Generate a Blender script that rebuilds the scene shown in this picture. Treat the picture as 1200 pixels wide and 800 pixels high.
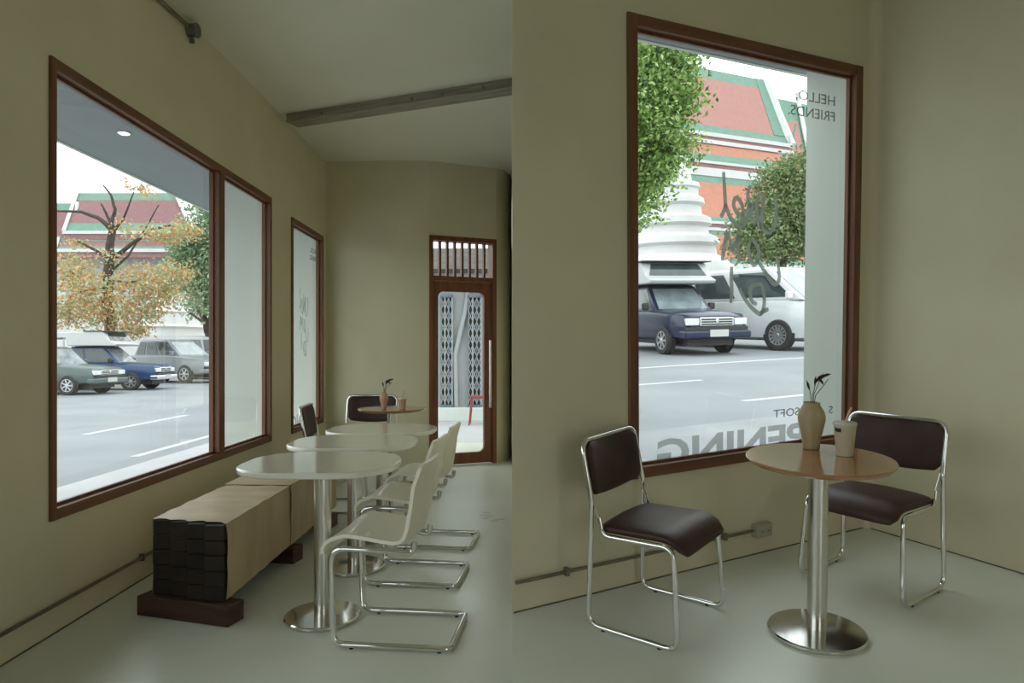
import bpy, bmesh, math, random
import numpy as np
from mathutils import Matrix, Vector
for o in list(bpy.data.objects): bpy.data.objects.remove(o, do_unlink=True)
SC = bpy.context.scene
COL = SC.collection
random.seed(7)

# ------------------------------------------------------------------ camera
F = 790.0; CX = 600.0; CY = 413.5; EYE = 1.22
cam = bpy.data.cameras.new('camera'); cam_o = bpy.data.objects.new('camera', cam); COL.objects.link(cam_o)
cam.sensor_fit = 'HORIZONTAL'; cam.sensor_width = 36.0; cam.lens = F / 1200 * 36
cam.shift_x = 0.0; cam.shift_y = (CY - 400) / 1200
cam.clip_start = 0.05; cam.clip_end = 400
cam_o.location = (0, 0, EYE); cam_o.rotation_euler = (math.pi / 2, 0, 0)
SC.camera = cam_o
# ------------------------------------------------------------------ sky (even overcast over grey ground)
W = bpy.data.worlds.new('overcast_sky'); SC.world = W; W.use_nodes = True
nt = W.node_tree; nt.nodes.clear()
tc = nt.nodes.new('ShaderNodeTexCoord'); sp = nt.nodes.new('ShaderNodeSeparateXYZ')
cr = nt.nodes.new('ShaderNodeValToRGB'); bg = nt.nodes.new('ShaderNodeBackground'); wo = nt.nodes.new('ShaderNodeOutputWorld')
cr.color_ramp.elements[0].position = 0.0; cr.color_ramp.elements[0].color = (.30, .31, .30, 1)
cr.color_ramp.elements[1].position = 0.03; cr.color_ramp.elements[1].color = (.96, .975, 1.0, 1)
nt.links.new(tc.outputs['Generated'], sp.inputs[0]); nt.links.new(sp.outputs['Z'], cr.inputs[0])
nt.links.new(cr.outputs[0], bg.inputs[0]); nt.links.new(bg.outputs[0], wo.inputs[0])
bg.inputs[1].default_value = 2.85
# ------------------------------------------------------------------ exposure
vs = SC.view_settings
vs.view_transform = 'Standard'; vs.look = 'None'; vs.gamma = 1.0; vs.exposure = 0.0; vs.use_curve_mapping = False

# ------------------------------------------------------------------ frames of the two rooms
# long room: world axes, left wall x=-1.99. corner room: a frame turned 27 degrees, floor a few degrees off level
RX = Vector((0.8890201, 0.4560558, 0.0406986)); RY = Vector((-0.4576294, 0.8879097, 0.0468168)); RZ = Vector((-0.0147856, -0.0602460, 0.9980740))
RT = Vector((2.2090, 4.2055, 0.1340))
MR = Matrix(((RX.x, RY.x, RZ.x, RT.x), (RX.y, RY.y, RZ.y, RT.y), (RX.z, RY.z, RZ.z, RT.z), (0, 0, 0, 1)))
MRI = MR.inverted()
I4 = Matrix.Identity(4)
WX = -1.99; CEIL = 3.27
ML = Matrix(((0, -1, 0, WX), (1, 0, 0, 0), (0, 0, 1, 0), (0, 0, 0, 1)))      # left wall: x along it, y outwards
def T(x, y, z): return Matrix.Translation((x, y, z))
def RotZ(d): return Matrix.Rotation(math.radians(d), 4, 'Z')
def RotX(d): return Matrix.Rotation(math.radians(d), 4, 'X')
def RotY(d): return Matrix.Rotation(math.radians(d), 4, 'Y')
def LP(u, v, y): return Vector(((u - CX) / F * y, y, EYE - (v - CY) / F * y))
def RP(u, v, y):
    o = MRI @ Vector((0, 0, EYE)); d = (MRI.to_3x3() @ Vector(((u - CX) / F, 1, -(v - CY) / F)))
    return o + d * ((y - o.y) / d.y)

# ------------------------------------------------------------------ mesh helpers
class MB:
    def __init__(s): s.v = []; s.f = []
    def add(s, vs, fs, M=None):
        n = len(s.v)
        s.v += [tuple((M @ Vector(p)) if M is not None else p) for p in vs]
        s.f += [tuple(i + n for i in f) for f in fs]; return s
    def box(s, x0, x1, y0, y1, z0, z1, M=None):
        vs = [(x0,y0,z0),(x1,y0,z0),(x1,y1,z0),(x0,y1,z0),(x0,y0,z1),(x1,y0,z1),(x1,y1,z1),(x0,y1,z1)]
        return s.add(vs, [(0,3,2,1),(4,5,6,7),(0,1,5,4),(1,2,6,5),(2,3,7,6),(3,0,4,7)], M)
    def prism(s, poly, z0, z1, M=None):
        n = len(poly); vs = [(x, y, z0) for x, y in poly] + [(x, y, z1) for x, y in poly]
        fs = [tuple(range(n - 1, -1, -1)), tuple(range(n, 2 * n))] + [(i, (i + 1) % n, n + (i + 1) % n, n + i) for i in range(n)]
        return s.add(vs, fs, M)
    def lathe(s, prof, n=32, M=None, sx=1, sy=1):
        vs = []; fs = []
        for r, z in prof:
            for k in range(n):
                a = 2 * math.pi * k / n; vs.append((r * math.cos(a) * sx, r * math.sin(a) * sy, z))
        for i in range(len(prof) - 1):
            for k in range(n):
                k2 = (k + 1) % n; fs.append((i*n+k, i*n+k2, (i+1)*n+k2, (i+1)*n+k))
        fs.append(tuple(range(n - 1, -1, -1))); b = (len(prof) - 1) * n; fs.append(tuple(range(b, b + n)))
        return s.add(vs, fs, M)
    def loft(s, rings, M=None, closed=True, caps=True):
        n = len(rings[0]); vs = [p for r in rings for p in r]; fs = []
        for i in range(len(rings) - 1):
            for k in range(n if closed else n - 1):
                k2 = (k + 1) % n; fs.append((i*n+k, i*n+k2, (i+1)*n+k2, (i+1)*n+k))
        if caps: fs.append(tuple(range(n - 1, -1, -1))); b = (len(rings) - 1) * n; fs.append(tuple(range(b, b + n)))
        return s.add(vs, fs, M)
    def tube(s, pts, r, n=10, M=None, closed=False, radii=None):
        P = [Vector(p) for p in pts]; m = len(P); rings = []
        up = None
        for i in range(m):
            a = P[(i - 1) % m] if (closed or i > 0) else P[i]; b = P[(i + 1) % m] if (closed or i < m - 1) else P[i]
            t = (b - a)
            if t.length < 1e-9: t = Vector((0, 0, 1))
            t.normalize()
            if up is None:
                up = Vector((0, 0, 1)) if abs(t.z) < .9 else Vector((1, 0, 0))
            up = up - t * up.dot(t)
            if up.length < 1e-6: up = t.orthogonal()
            up.normalize(); sd = t.cross(up)
            rr = radii[i] if radii else r
            rings.append([tuple(P[i] + (up * math.cos(q) + sd * math.sin(q)) * rr) for q in [2 * math.pi * k / n for k in range(n)]])
        if closed: rings.append(rings[0])
        return s.loft(rings, M, True, not closed)
    def build(s, name, mat, parent=None, M=None, smooth=False, bevel=0, seg=2, angle=40):
        me = bpy.data.meshes.new(name); me.from_pydata(s.v, [], s.f); me.validate()
        bm = bmesh.new(); bm.from_mesh(me); bmesh.ops.recalc_face_normals(bm, faces=bm.faces); bm.to_mesh(me); bm.free()
        o = bpy.data.objects.new(name, me); COL.objects.link(o); me.materials.append(mat)
        if bevel:
            b = o.modifiers.new('bevel', 'BEVEL'); b.width = bevel; b.segments = seg; b.limit_method = 'ANGLE'; b.angle_limit = math.radians(35)
        if smooth:
            for p in me.polygons: p.use_smooth = True
            me.set_sharp_from_angle(angle=math.radians(angle))
        if parent is not None: o.parent = parent
        if M is not None:
            if parent is None: o.matrix_basis = M
            else: o.matrix_basis = M
        return o
def fillet(pts, r, n=6, closed=False):
    P = [Vector(p) for p in pts]; out = []
    m = len(P)
    for i in range(m):
        if not closed and i in (0, m - 1): out.append(P[i]); continue
        a, b, c = P[(i-1) % m], P[i], P[(i+1) % m]
        d1 = (a - b).normalized(); d2 = (c - b).normalized()
        rr = r[i] if isinstance(r, (list, tuple)) else r
        ang = d1.angle(d2)
        if ang > 3.1 or rr <= 0: out.append(b); continue
        L = min(rr / math.tan(ang / 2), (a - b).length * .49, (c - b).length * .49)
        p0 = b + d1 * L; p1 = b + d2 * L
        for k in range(n + 1):
            t = k / n; out.append(p0 * (1-t)**2 + b * 2*t*(1-t) + p1 * t*t)
    return out
def roundrect(w, d, r, n=8, cx=0, cy=0):
    out = []
    for sx, sy, a0 in ((1,1,0),(-1,1,90),(-1,-1,180),(1,-1,270)):
        for k in range(n + 1):
            a = math.radians(a0 + 90 * k / n); out.append((cx + sx*(w/2 - r) + r*math.cos(a), cy + sy*(d/2 - r) + r*math.sin(a)))
    return out
def tag(o, label=None, cat=None, group=None, kind=None):
    if label: o['label'] = label
    if cat: o['category'] = cat
    if group: o['group'] = group
    if kind: o['kind'] = kind
    return o
def thing(name, label, cat, M=I4, group=None, kind=None):
    o = bpy.data.objects.new(name, None); COL.objects.link(o); o.empty_display_size = .1; o.matrix_basis = M
    return tag(o, label, cat, group, kind)
def copy_tree(o, parent=None):
    c = o.copy(); COL.objects.link(c)
    if parent is not None: c.parent = parent
    for ch in [k for k in bpy.data.objects if k.parent == o]: copy_tree(ch, c)
    return c

# ------------------------------------------------------------------ materials
def mat(name, col, rough=.5, metal=0, col2=None, scale=5, detail=4, bump=0, bscale=None, coat=0, stretch=None, spec=None, emis=None, rough2=None, contrast=(.35, .65)):
    m = bpy.data.materials.new(name); m.use_nodes = True; n = m.node_tree; b = n.nodes['Principled BSDF']
    b.inputs['Base Color'].default_value = (*col, 1); b.inputs['Roughness'].default_value = rough; b.inputs['Metallic'].default_value = metal
    b.inputs['Coat Weight'].default_value = coat; b.inputs['Coat Roughness'].default_value = .08
    if spec is not None: b.inputs['Specular IOR Level'].default_value = spec
    if emis: b.inputs['Emission Color'].default_value = (*emis[0], 1); b.inputs['Emission Strength'].default_value = emis[1]
    tcn = n.nodes.new('ShaderNodeTexCoord'); mp = n.nodes.new('ShaderNodeMapping'); n.links.new(tcn.outputs['Object'], mp.inputs[0])
    if stretch: mp.inputs['Scale'].default_value = stretch
    nz = n.nodes.new('ShaderNodeTexNoise'); nz.inputs['Scale'].default_value = scale; nz.inputs['Detail'].default_value = detail
    n.links.new(mp.outputs[0], nz.inputs['Vector'])
    if col2:
        r = n.nodes.new('ShaderNodeValToRGB'); r.color_ramp.elements[0].position = contrast[0]; r.color_ramp.elements[1].position = contrast[1]
        r.color_ramp.elements[0].color = (*col, 1); r.color_ramp.elements[1].color = (*col2, 1)
        n.links.new(nz.outputs['Fac'], r.inputs[0]); n.links.new(r.outputs[0], b.inputs['Base Color'])
    if rough2 is not None:
        mr = n.nodes.new('ShaderNodeMapRange'); mr.inputs['From Min'].default_value = 0.0; mr.inputs['From Max'].default_value = 1.0
        mr.inputs['To Min'].default_value = rough; mr.inputs['To Max'].default_value = rough2
        n.links.new(nz.outputs['Fac'], mr.inputs['Value']); n.links.new(mr.outputs[0], b.inputs['Roughness'])
    if bump:
        nb = n.nodes.new('ShaderNodeTexNoise'); nb.inputs['Scale'].default_value = bscale or scale * 4; nb.inputs['Detail'].default_value = 6
        n.links.new(mp.outputs[0], nb.inputs['Vector'])
        bp = n.nodes.new('ShaderNodeBump'); bp.inputs['Strength'].default_value = bump; bp.inputs['Distance'].default_value = .01
        n.links.new(nb.outputs['Fac'], bp.inputs['Height']); n.links.new(bp.outputs[0], b.inputs['Normal'])
    return m
def wood(name, c1, c2, rough=.4, axis='z', scale=3, coat=0):
    st = {'x': (.6, 9, 9), 'y': (9, .6, 9), 'z': (9, 9, .6)}[axis]
    return mat(name, c1, rough, 0, c2, scale, 8, .12, scale * 3, coat, st)
def glass(name, tint=(.93, .97, .96), refl=1.0):
    m = bpy.data.materials.new(name); m.use_nodes = True; n = m.node_tree; n.nodes.clear()
    tr = n.nodes.new('ShaderNodeBsdfTransparent'); gl = n.nodes.new('ShaderNodeBsdfGlossy'); mx = n.nodes.new('ShaderNodeMixShader')
    fr = n.nodes.new('ShaderNodeFresnel'); fr.inputs[0].default_value = 1.5; ou = n.nodes.new('ShaderNodeOutputMaterial')
    tr.inputs[0].default_value = (*tint, 1); gl.inputs[0].default_value = (refl, refl, refl, 1); gl.inputs['Roughness'].default_value = .0
    ge = n.nodes.new('ShaderNodeNewGeometry'); mu = n.nodes.new('ShaderNodeMath'); mu.operation = 'SUBTRACT'; mu.use_clamp = True
    n.links.new(fr.outputs[0], mu.inputs[0]); n.links.new(ge.outputs['Backfacing'], mu.inputs[1])
    n.links.new(mu.outputs[0], mx.inputs[0]); n.links.new(tr.outputs[0], mx.inputs[1]); n.links.new(gl.outputs[0], mx.inputs[2]); n.links.new(mx.outputs[0], ou.inputs[0])
    return m
def leafmat(name, stops, rough=.6):
    m = bpy.data.materials.new(name); m.use_nodes = True; n = m.node_tree; b = n.nodes['Principled BSDF']
    g = n.nodes.new('ShaderNodeNewGeometry'); r = n.nodes.new('ShaderNodeValToRGB')
    els = r.color_ramp.elements
    while len(els) < len(stops): els.new(.5)
    for e, (p, c) in zip(els, stops): e.position = p; e.color = (*c, 1)
    n.links.new(g.outputs['Random Per Island'], r.inputs[0]); n.links.new(r.outputs[0], b.inputs['Base Color'])
    b.inputs['Roughness'].default_value = rough
    tl = n.nodes.new('ShaderNodeBsdfTranslucent'); ad = n.nodes.new('ShaderNodeMixShader'); ad.inputs[0].default_value = .3
    n.links.new(r.outputs[0], tl.inputs[0]); n.links.new(b.outputs[0], ad.inputs[1]); n.links.new(tl.outputs[0], ad.inputs[2])
    n.links.new(ad.outputs[0], n.nodes['Material Output'].inputs[0]); return m
PLASTER = mat('cream_plaster', (.655, .603, .425), .75, 0, (.71, .66, .475), 1.6, 5, .12, 9)
CEILING = mat('ceiling_plaster', (.74, .73, .62), .8, 0, (.78, .77, .67), 1.2, 4, .05, 8)
CONCRETE = mat('polished_concrete', (.69, .715, .63), .22, 0, (.80, .82, .74), 1.7, 7, .02, 30, rough2=.40, contrast=(.15, .9))
FRAMEW = wood('frame_wood_upright', (.13, .048, .020), (.20, .080, .034), .42, 'z')
FRAMEWH = wood('frame_wood_level', (.13, .048, .020), (.20, .080, .034), .42, 'x')
DOORW = wood('door_wood', (.15, .045, .016), (.24, .08, .03), .42, 'z')
GLASS = glass('window_glass')
CHROME = mat('chrome_tube', (.74, .74, .73), .05, 1, rough2=.10, scale=30)
STEEL = mat('brushed_steel', (.62, .61, .57), .26, 1, (.70, .69, .65), 4, 5, stretch=(40, 40, .8))
STEELD = mat('polished_steel_disc', (.66, .66, .63), .13, 1, (.72, .72, .69), 8)
WHITET = mat('cream_laminate', (.76, .75, .66), .14, 0, (.79, .78, .69), 2, coat=.5)
SHELL = mat('cream_moulded_plastic', (.86, .82, .70), .28, 0, (.89, .85, .74), 2, coat=.3)
LEATHER = mat('brown_leatherette', (.042, .018, .014), .45, 0, (.058, .026, .020), 9, 6, .10, 90, spec=.35)
RUBBER = mat('black_rubber', (.015, .015, .015), .6, 0, (.022, .022, .022), 20)
KRAFT = mat('kraft_paper', (.44, .32, .18), .46, 0, (.54, .41, .25), 2.2, 7, .25, 6, stretch=(1, 3, 1))
KRAFTD = mat('kraft_paper_older', (.42, .31, .18), .52, 0, (.52, .40, .25), 2.6, 7, .25, 6, stretch=(1, 3, 1))
TIMBER = mat('dark_stained_timber', (.012, .007, .005), .7, 0, (.034, .021, .015), 6, 8, .3, 30)
SKID = mat('reddish_dark_timber', (.055, .026, .018), .65, 0, (.085, .042, .03), 6, 8, .25, 24, stretch=(.6, 5, 5))
VENEER = mat('warm_wood_veneer', (.34, .16, .07), .17, 0, (.42, .21, .095), 3, 8, .0, None, .6, (1, 9, 1))
CERAMIC = mat('beige_ceramic', (.40, .32, .185), .5, 0, (.47, .39, .24), 5, 6, .12, 40, stretch=(4, 4, 1))
TERRA = mat('pinkish_ceramic', (.50, .30, .20), .5, 0, (.56, .36, .25), 6, 5, .1, 30)
PAPERCUP = mat('cup_card', (.54, .48, .34), .5, 0, (.58, .52, .38), 8)
CUPLID = mat('clear_cup_lid', (.55, .53, .44), .2, 0, (.60, .58, .48), 8)
BLACKPRINT = mat('black_print', (.015, .015, .015), .5, 0, (.02, .02, .02), 9)
STRAW = mat('pink_straw', (.62, .36, .27), .5, 0, (.68, .42, .32), 12)
LEAFDK = mat('dark_red_leaf', (.035, .015, .02), .5, 0, (.09, .025, .03), 30)
STEMM = mat('dark_stem', (.02, .022, .015), .6, 0, (.035, .03, .02), 30)
BEAMM = mat('weathered_grey_steel', (.24, .22, .175), .55, .2, (.36, .34, .28), 7, 8, .15, 30, stretch=(.5, 4, 4))
CONDUIT = mat('galvanised_conduit', (.20, .185, .14), .45, .7, (.27, .25, .20), 12)
JBOX = mat('grey_junction_box', (.15, .14, .12), .5, .4, (.20, .19, .16), 12)
SOCKETM = mat('beige_socket_plastic', (.42, .40, .30), .45, 0, (.46, .44, .33), 9)
SOFFIT = mat('soffit_paint', (0.30, 0.335, 0.355), .8, 0, (0.32, 0.355, 0.375), 2, 3)
FINM = mat('outdoor_white_render', (0.60, 0.64, 0.60), .8, 0, (0.63, 0.67, 0.63), 1.5, 4, .06, 20)
REFLECTOR = mat('white_reflector_render', (.80, .82, .80), .8, 0, (.84, .86, .84), 1.5, 4, .06, 20)  # extra white, only for the added light-bouncing skin
ASPHALT = mat('pale_asphalt', (0.202, 0.216, 0.233), .75, 0, (0.246, 0.26, 0.277), .6, 8, .1, 40)
PAVE = mat('pale_pavement', (0.437, 0.431, 0.437), .8, 0, (0.482, 0.476, 0.482), 1.5, 6, .1, 20)
PAVED = mat('grey_pavement', (.25, .26, .27), .8, 0, (.31, .32, .33), 1.5, 6, .1, 20)
LINEP = mat('white_road_paint', (0.506, 0.506, 0.506), .7, 0, (0.473, 0.479, 0.484), 6, 6)
def film(name, col, clear):
    m = mat(name, col, .6, 0, tuple(q * 1.1 for q in col), 4); n = m.node_tree
    tr = n.nodes.new('ShaderNodeBsdfTransparent'); mx = n.nodes.new('ShaderNodeMixShader'); mx.inputs[0].default_value = clear
    tl = n.nodes.new('ShaderNodeBsdfTranslucent'); tl.inputs[0].default_value = (*col, 1); mt = n.nodes.new('ShaderNodeMixShader'); mt.inputs[0].default_value = .45
    n.links.new(n.nodes['Principled BSDF'].outputs[0], mt.inputs[1]); n.links.new(tl.outputs[0], mt.inputs[2]); n.links.new(mt.outputs[0], mx.inputs[1]); n.links.new(tr.outputs[0], mx.inputs[2]); n.links.new(mx.outputs[0], n.nodes['Material Output'].inputs[0]); return m
DECAL = film('grey_green_vinyl', (.40, .45, .41), .34)
DECALP = film('pale_grey_vinyl', (.36, .40, .39), .56)
DECALD = film('dark_grey_vinyl', (.16, .19, .17), .35)
LAMPG = mat('downlight_glow', (1, 1, 1), .5, emis=((1, .97, .9), 6))
FLOORSEAM = None

# ------------------------------------------------------------------ room shell
def holed_wall(name, M, u0, u1, z0, z1, th, holes, material, left_cut=None):
    """wall in local x (along), y 0..th outwards, z; holes = (ua,ub,za,zb)"""
    us = sorted({u0, u1, *[h[0] for h in holes], *[h[1] for h in holes]}); zs = sorted({z0, z1, *[h[2] for h in holes], *[h[3] for h in holes]})
    b = MB()
    inside = lambda a, c: any(h[0] <= a < h[1] and h[2] <= c < h[3] for h in holes)
    for i in range(len(us) - 1):
        j = 0
        while j < len(zs) - 1:
            if inside(us[i], zs[j]): j += 1; continue
            k = j
            while k < len(zs) - 1 and not inside(us[i], zs[k]): k += 1
            b.box(us[i], us[i+1], 0, th, zs[j], zs[k])
            j = k
    if left_cut:
        for m, p in enumerate(b.v):
            if abs(p[0] - u0) < 1e-6: b.v[m] = (left_cut(p[1], p[2]), p[1], p[2])
    return tag(b.build(name, material, M=M), kind='structure')

WA = (2.895, 5.555, .494, 2.50); WB = (6.07, 7.08, .49, 2.446)
WC = (-1.3, 2.15, .494, 2.50)
holed_wall('wall_left', ML, -3.2, 7.36, 0, CEIL, .08, [WA, WB, WC], PLASTER)
tag(MB().box(-2.07, 0, -3.2, 9.2, -.06, 0).build('floor', CONCRETE), kind='structure')
tag(MB().box(-2.07, 0, -3.2, 9.0, CEIL, CEIL + .1).build('ceiling', CEILING), kind='structure')
# end wall: straight, then turning away past the door
DP0 = Vector((-.885, 7.20, 0)); DP1 = Vector((-.175, 7.49, 0)); DDIR = (DP1 - DP0).normalized(); DW = (DP1 - DP0).length
DN = Vector((-DDIR.y, DDIR.x, 0))
MD = Matrix(((DDIR.x, DN.x, 0, DP0.x), (DDIR.y, DN.y, 0, DP0.y), (0, 0, 1, 0), (0, 0, 0, 1)))
DH = 2.48
b = MB()
inn = [(-1.99, 7.215), (-1.5, 7.19), (-1.1, 7.18), (-.95, 7.188), (DP0.x, DP0.y)]
def strip(b, pts, th, z0, z1):
    P = [Vector((x, y, 0)) for x, y in pts]; outr = []
    for i in range(len(P)):
        d = (P[min(i+1, len(P)-1)] - P[max(i-1, 0)]).normalized(); outr.append(P[i] + Vector((-d.y, d.x, 0)) * th)
    n = len(P); vs = [(p.x, p.y, z0) for p in P] + [(p.x, p.y, z1) for p in P] + [(p.x, p.y, z0) for p in outr] + [(p.x, p.y, z1) for p in outr]
    fs = []
    for i in range(n - 1):
        fs += [(i, i+1, n+i+1, n+i), (2*n+i, 3*n+i, 3*n+i+1, 2*n+i+1), (n+i, n+i+1, 3*n+i+1, 3*n+i), (i, 2*n+i, 2*n+i+1, i+1)]
    fs += [(0, n, 3*n, 2*n), (n-1, 3*n-1, 4*n-1, 2*n-1)]
    b.add(vs, fs)
strip(b, inn, .15, 0, CEIL)
strip(b, [(DP0.x, DP0.y), (-.6, 7.312), (-.35, 7.415), (DP1.x, DP1.y)], .15, DH, CEIL)
strip(b, [(DP1.x, DP1.y), (-.13, 7.53), (-.09, 7.60), (-.05, 7.71), (-.02, 7.83), (-.001, 8.0), (-.001, 8.8)], .15, 0, CEIL)
tag(b.build('wall_end', PLASTER, smooth=True, angle=30), kind='structure')
tag(MB().box(.002, .10, 3.22, 8.9, -.03, CEIL + .08).build('wall_return', PLASTER), kind='structure')
tag(MB().box(.10, .13, 3.35, 8.9, -.1, CEIL + .08).build('wall_return_reflector', REFLECTOR), kind='structure')  # unseen white skin added to bounce daylight onto the corner room's right wall

tag(MB().box(-2.07, 0, -3.35, -3.2, 0, CEIL).build('wall_back', PLASTER), kind='structure')
cutx = lambda y, z: -2.4847 + .51475 * y + .016632 * z
WR = (-1.827, -.113, .533, 2.786)
RCEIL = 3.36
holed_wall('wall_window', MR, cutx(0, 0), .15, -.05, RCEIL, .08, [WR], PLASTER, cutx)
tag(MB().box(0, .15, -5.2, 0, -.05, RCEIL).build('wall_right', PLASTER, M=MR), kind='structure')
# back wall of the corner room, behind the camera: unseen opening added for brightness
BKO = (-3.3, -2.2, .05, 2.3)
holed_wall('wall_back_corner', MR @ T(0, -5.4, 0), cutx(-5.2, 0) - .05, .15, -.05, RCEIL, .2, [BKO], PLASTER)
# soft inner corner
fl = [(0, 0)] + [(-.05 + .05 * math.sin(a), -.05 + .05 * math.cos(a)) for a in [math.pi / 2 * k / 6 for k in range(7)]]
tag(MB().prism([(x, y) for x, y in fl], 0, RCEIL).build('trim_1', PLASTER, M=MR, smooth=True, angle=50), kind='structure')
fp = [(cutx(.1, 0), .1), (cutx(-5.2, 0), -5.2), (.1, -5.2), (.1, .1)]
tag(MB().prism(fp, -.06, 0).build('floor_corner', CONCRETE, M=MR), kind='structure')
fp = [(cutx(.15, RCEIL), .15), (cutx(-5.2, RCEIL), -5.2), (.15, -5.2), (.15, .15)]
tag(MB().prism(fp, RCEIL, RCEIL + .1).build('ceiling_corner', CEILING, M=MR), kind='structure')

JOINT = mat('dark_joint_strip', (.10, .08, .05), .9, 0, (.16, .13, .09), 6)  # thin dark strip along the joints of walls and floor
tag(MB().box(-3.2, 7.2, -.003, 0, 0, .006).build('trim_2', JOINT, M=ML), kind='structure')
tag(MB().box(cutx(-.003, 0) + .01, 0, -.003, 0, 0, .006).build('trim_3', JOINT, M=MR), kind='structure')
tag(MB().box(-.003, 0, -5.1, 0, 0, .006).build('trim_4', JOINT, M=MR), kind='structure')
# ------------------------------------------------------------------ windows
def window(n, M, hole, label, mulls=(), fw=.058, rh=.05, rc=.04, proud=.014, depth=.06):
    u0, u1, z0, z1 = hole
    w = thing('window_%d' % n, label, 'window', M, kind='structure')
    for a, c in ((u0, u0 + fw), (u1 - fw, u1)):
        MB().box(a, c, -proud, depth, z0, z1).build('stile', FRAMEW, w, bevel=.004)
    for a, c in ((z0, z0 + rh), (z1 - rh, z1)):
        MB().box(u0 + fw, u1 - fw, -proud + .002, depth, a, c).build('rail', FRAMEWH, w, bevel=.004)
    for (a, c) in mulls: MB().box(a, c, -proud + .001, depth, z0 + rh, z1 - rh).build('mullion', FRAMEW, w, bevel=.004)
    ed = [u0 + fw] + [q for ac in mulls for q in ac] + [u1 - fw]
    for i in range(0, len(ed), 2):
        a, c = ed[i], ed[i+1]; zb, zt = z0 + rh, z1 - rh
        bd = .014
        bb = MB().box(a, a + bd, rc - .016, rc + .001, zb, zt).box(c - bd, c, rc - .016, rc + .001, zb, zt).box(a + bd, c - bd, rc - .016, rc + .001, zb, zb + bd).box(a + bd, c - bd, rc - .016, rc + .001, zt - bd, zt)
        bb.build('glazing_bead', FRAMEW, w)
        MB().box(a, c, rc + .002, rc + .008, zb, zt).build('pane', GLASS, w)
    return w
wA = window(1, ML, WA, 'wide two-pane window with dark wooden frame beside the timber bench', [(4.555, 4.645)], fw=.036)
wB = window(2, ML, WB, 'narrow upright wooden window between the long window and the end wall', fw=.036)
window(4, ML, WC, 'unseen wide wooden window added for daylight before the long one in the bench wall', [(.38, .47)], fw=.036)  # out of view; added for brightness, placed from the light pool on the floor
wR = window(3, MR, WR, 'tall wooden window with mirrored lettering behind the round table', rh=.057)

# --- lettering seen from behind (mirrored), stuck on the panes
def text_mesh(txt, size, bold=0):
    cu = bpy.data.curves.new('lettering_curve', 'FONT'); cu.body = txt; cu.size = size; cu.extrude = .0006; cu.offset = bold; cu.resolution_u = 3
    o = bpy.data.objects.new('lettering_curve', cu); COL.objects.link(o)
    bpy.context.view_layer.update()
    me = bpy.data.meshes.new_from_object(o.evaluated_get(bpy.context.evaluated_depsgraph_get()))
    bpy.data.objects.remove(o); return me
def lettering(parent, txt, xs, xe, zb, h, material, name='lettering', bold=0, y=.0395, skew=0):
    """mirrored: starts at xs (right) and ends at xe (left), baseline zb, cap height h"""
    me = text_mesh(txt, 1, bold)
    V = np.array([v.co[:] for v in me.vertices]); x0, x1 = V[:, 0].min(), V[:, 0].max(); y1 = V[:, 1].max(); 
    for v in me.vertices:
        t = (v.co.x - x0) / (x1 - x0); zz = zb + v.co.y / .70 * h
        v.co = Vector((xs + (xe - xs) * t, y + v.co.z, zz))
    me.name = name; me.materials.clear(); me.materials.append(material)
    o = bpy.data.objects.new(name, me); COL.objects.link(o); o.parent = parent; return o
def ribbon(parent, strokes, material, mp, y=.0395, wid=.011, name='handwriting'):
    b = MB()
    for st in strokes:
        pts = [Vector((*mp(*p), 0)) for p in st]
        P = []
        for i in range(len(pts) - 1):       # Catmull-Rom through the points
            p0 = pts[max(i-1, 0)]; p1 = pts[i]; p2 = pts[i+1]; p3 = pts[min(i+2, len(pts)-1)]
            for k in range(6):
                t = k / 6
                P.append(.5 * (2*p1 + (p2-p0)*t + (2*p0 - 5*p1 + 4*p2 - p3)*t*t + (3*p1 - p0 - 3*p2 + p3)*t**3))
        P.append(pts[-1]); vs = []; n = len(P)
        for i in range(n):
            d = (P[min(i+1, n-1)] - P[max(i-1, 0)]).normalized(); nn = Vector((-d.y, d.x, 0))
            ww = wid * (.55 + .45 * math.sin(math.pi * min(1, max(0, .15 + .7 * i / (n-1)))))
            for sgn in (-1, 1):
                q = P[i] + nn * sgn * ww; vs += [(q.x, y, q.y), (q.x, y + .001, q.y)]
        fs = []
        for i in range(n - 1):
            a = 4*i; c = 4*i + 4
            fs += [(a, c, c+2, a+2), (a+1, a+3, c+3, c+1), (a, a+1, c+1, c), (a+2, c+2, c+3, a+3)]
        fs += [(0, 2, 3, 1), (4*n-4, 4*n-3, 4*n-1, 4*n-2)]
        b.add(vs, fs)
    return b.build(name, material, parent)
SCR = [  # handwritten strokes, crop pixels of the reference window
 [(112,85),(116,160),(121,235),(128,260),(150,310),(185,340),(205,345)], [(121,235),(112,272),(98,296)],
 [(205,285),(180,285),(160,245),(165,212),(185,215),(200,250),(205,285),(200,330)],
 [(237,148),(226,190),(228,250),(222,300),(200,345)], [(228,250),(245,240),(240,300),(262,330)],
 [(282,182),(268,225),(268,280),(280,335),(290,350)], [(292,185),(300,230),(292,300),(290,350),(320,370)],
 [(350,190),(358,235),(358,300),(345,350),(320,372)],
 [(128,368),(116,430),(106,500)], [(132,368),(142,410),(152,452),(168,420),(182,385),(180,430),(184,505)],
 [(240,400),(228,440),(236,480),(252,520),(270,500),(276,455),(262,420),(240,400)], [(270,500),(300,545),(330,590),(355,612),(372,590),(370,540),(364,480)],
 [(150,530),(148,590),(150,640),(146,700)], [(186,632),(205,670),(232,708),(262,738),(285,750),(300,720),(302,660),(290,615),(270,612)],
 [(270,612),(244,622),(236,650),(244,690),(268,705)], [(285,750),(300,738),(322,728)]]
def scr_right(px, py): q = RP(820 + px / 4, 180 + py / 4, .04); return q.x, q.z
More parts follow.
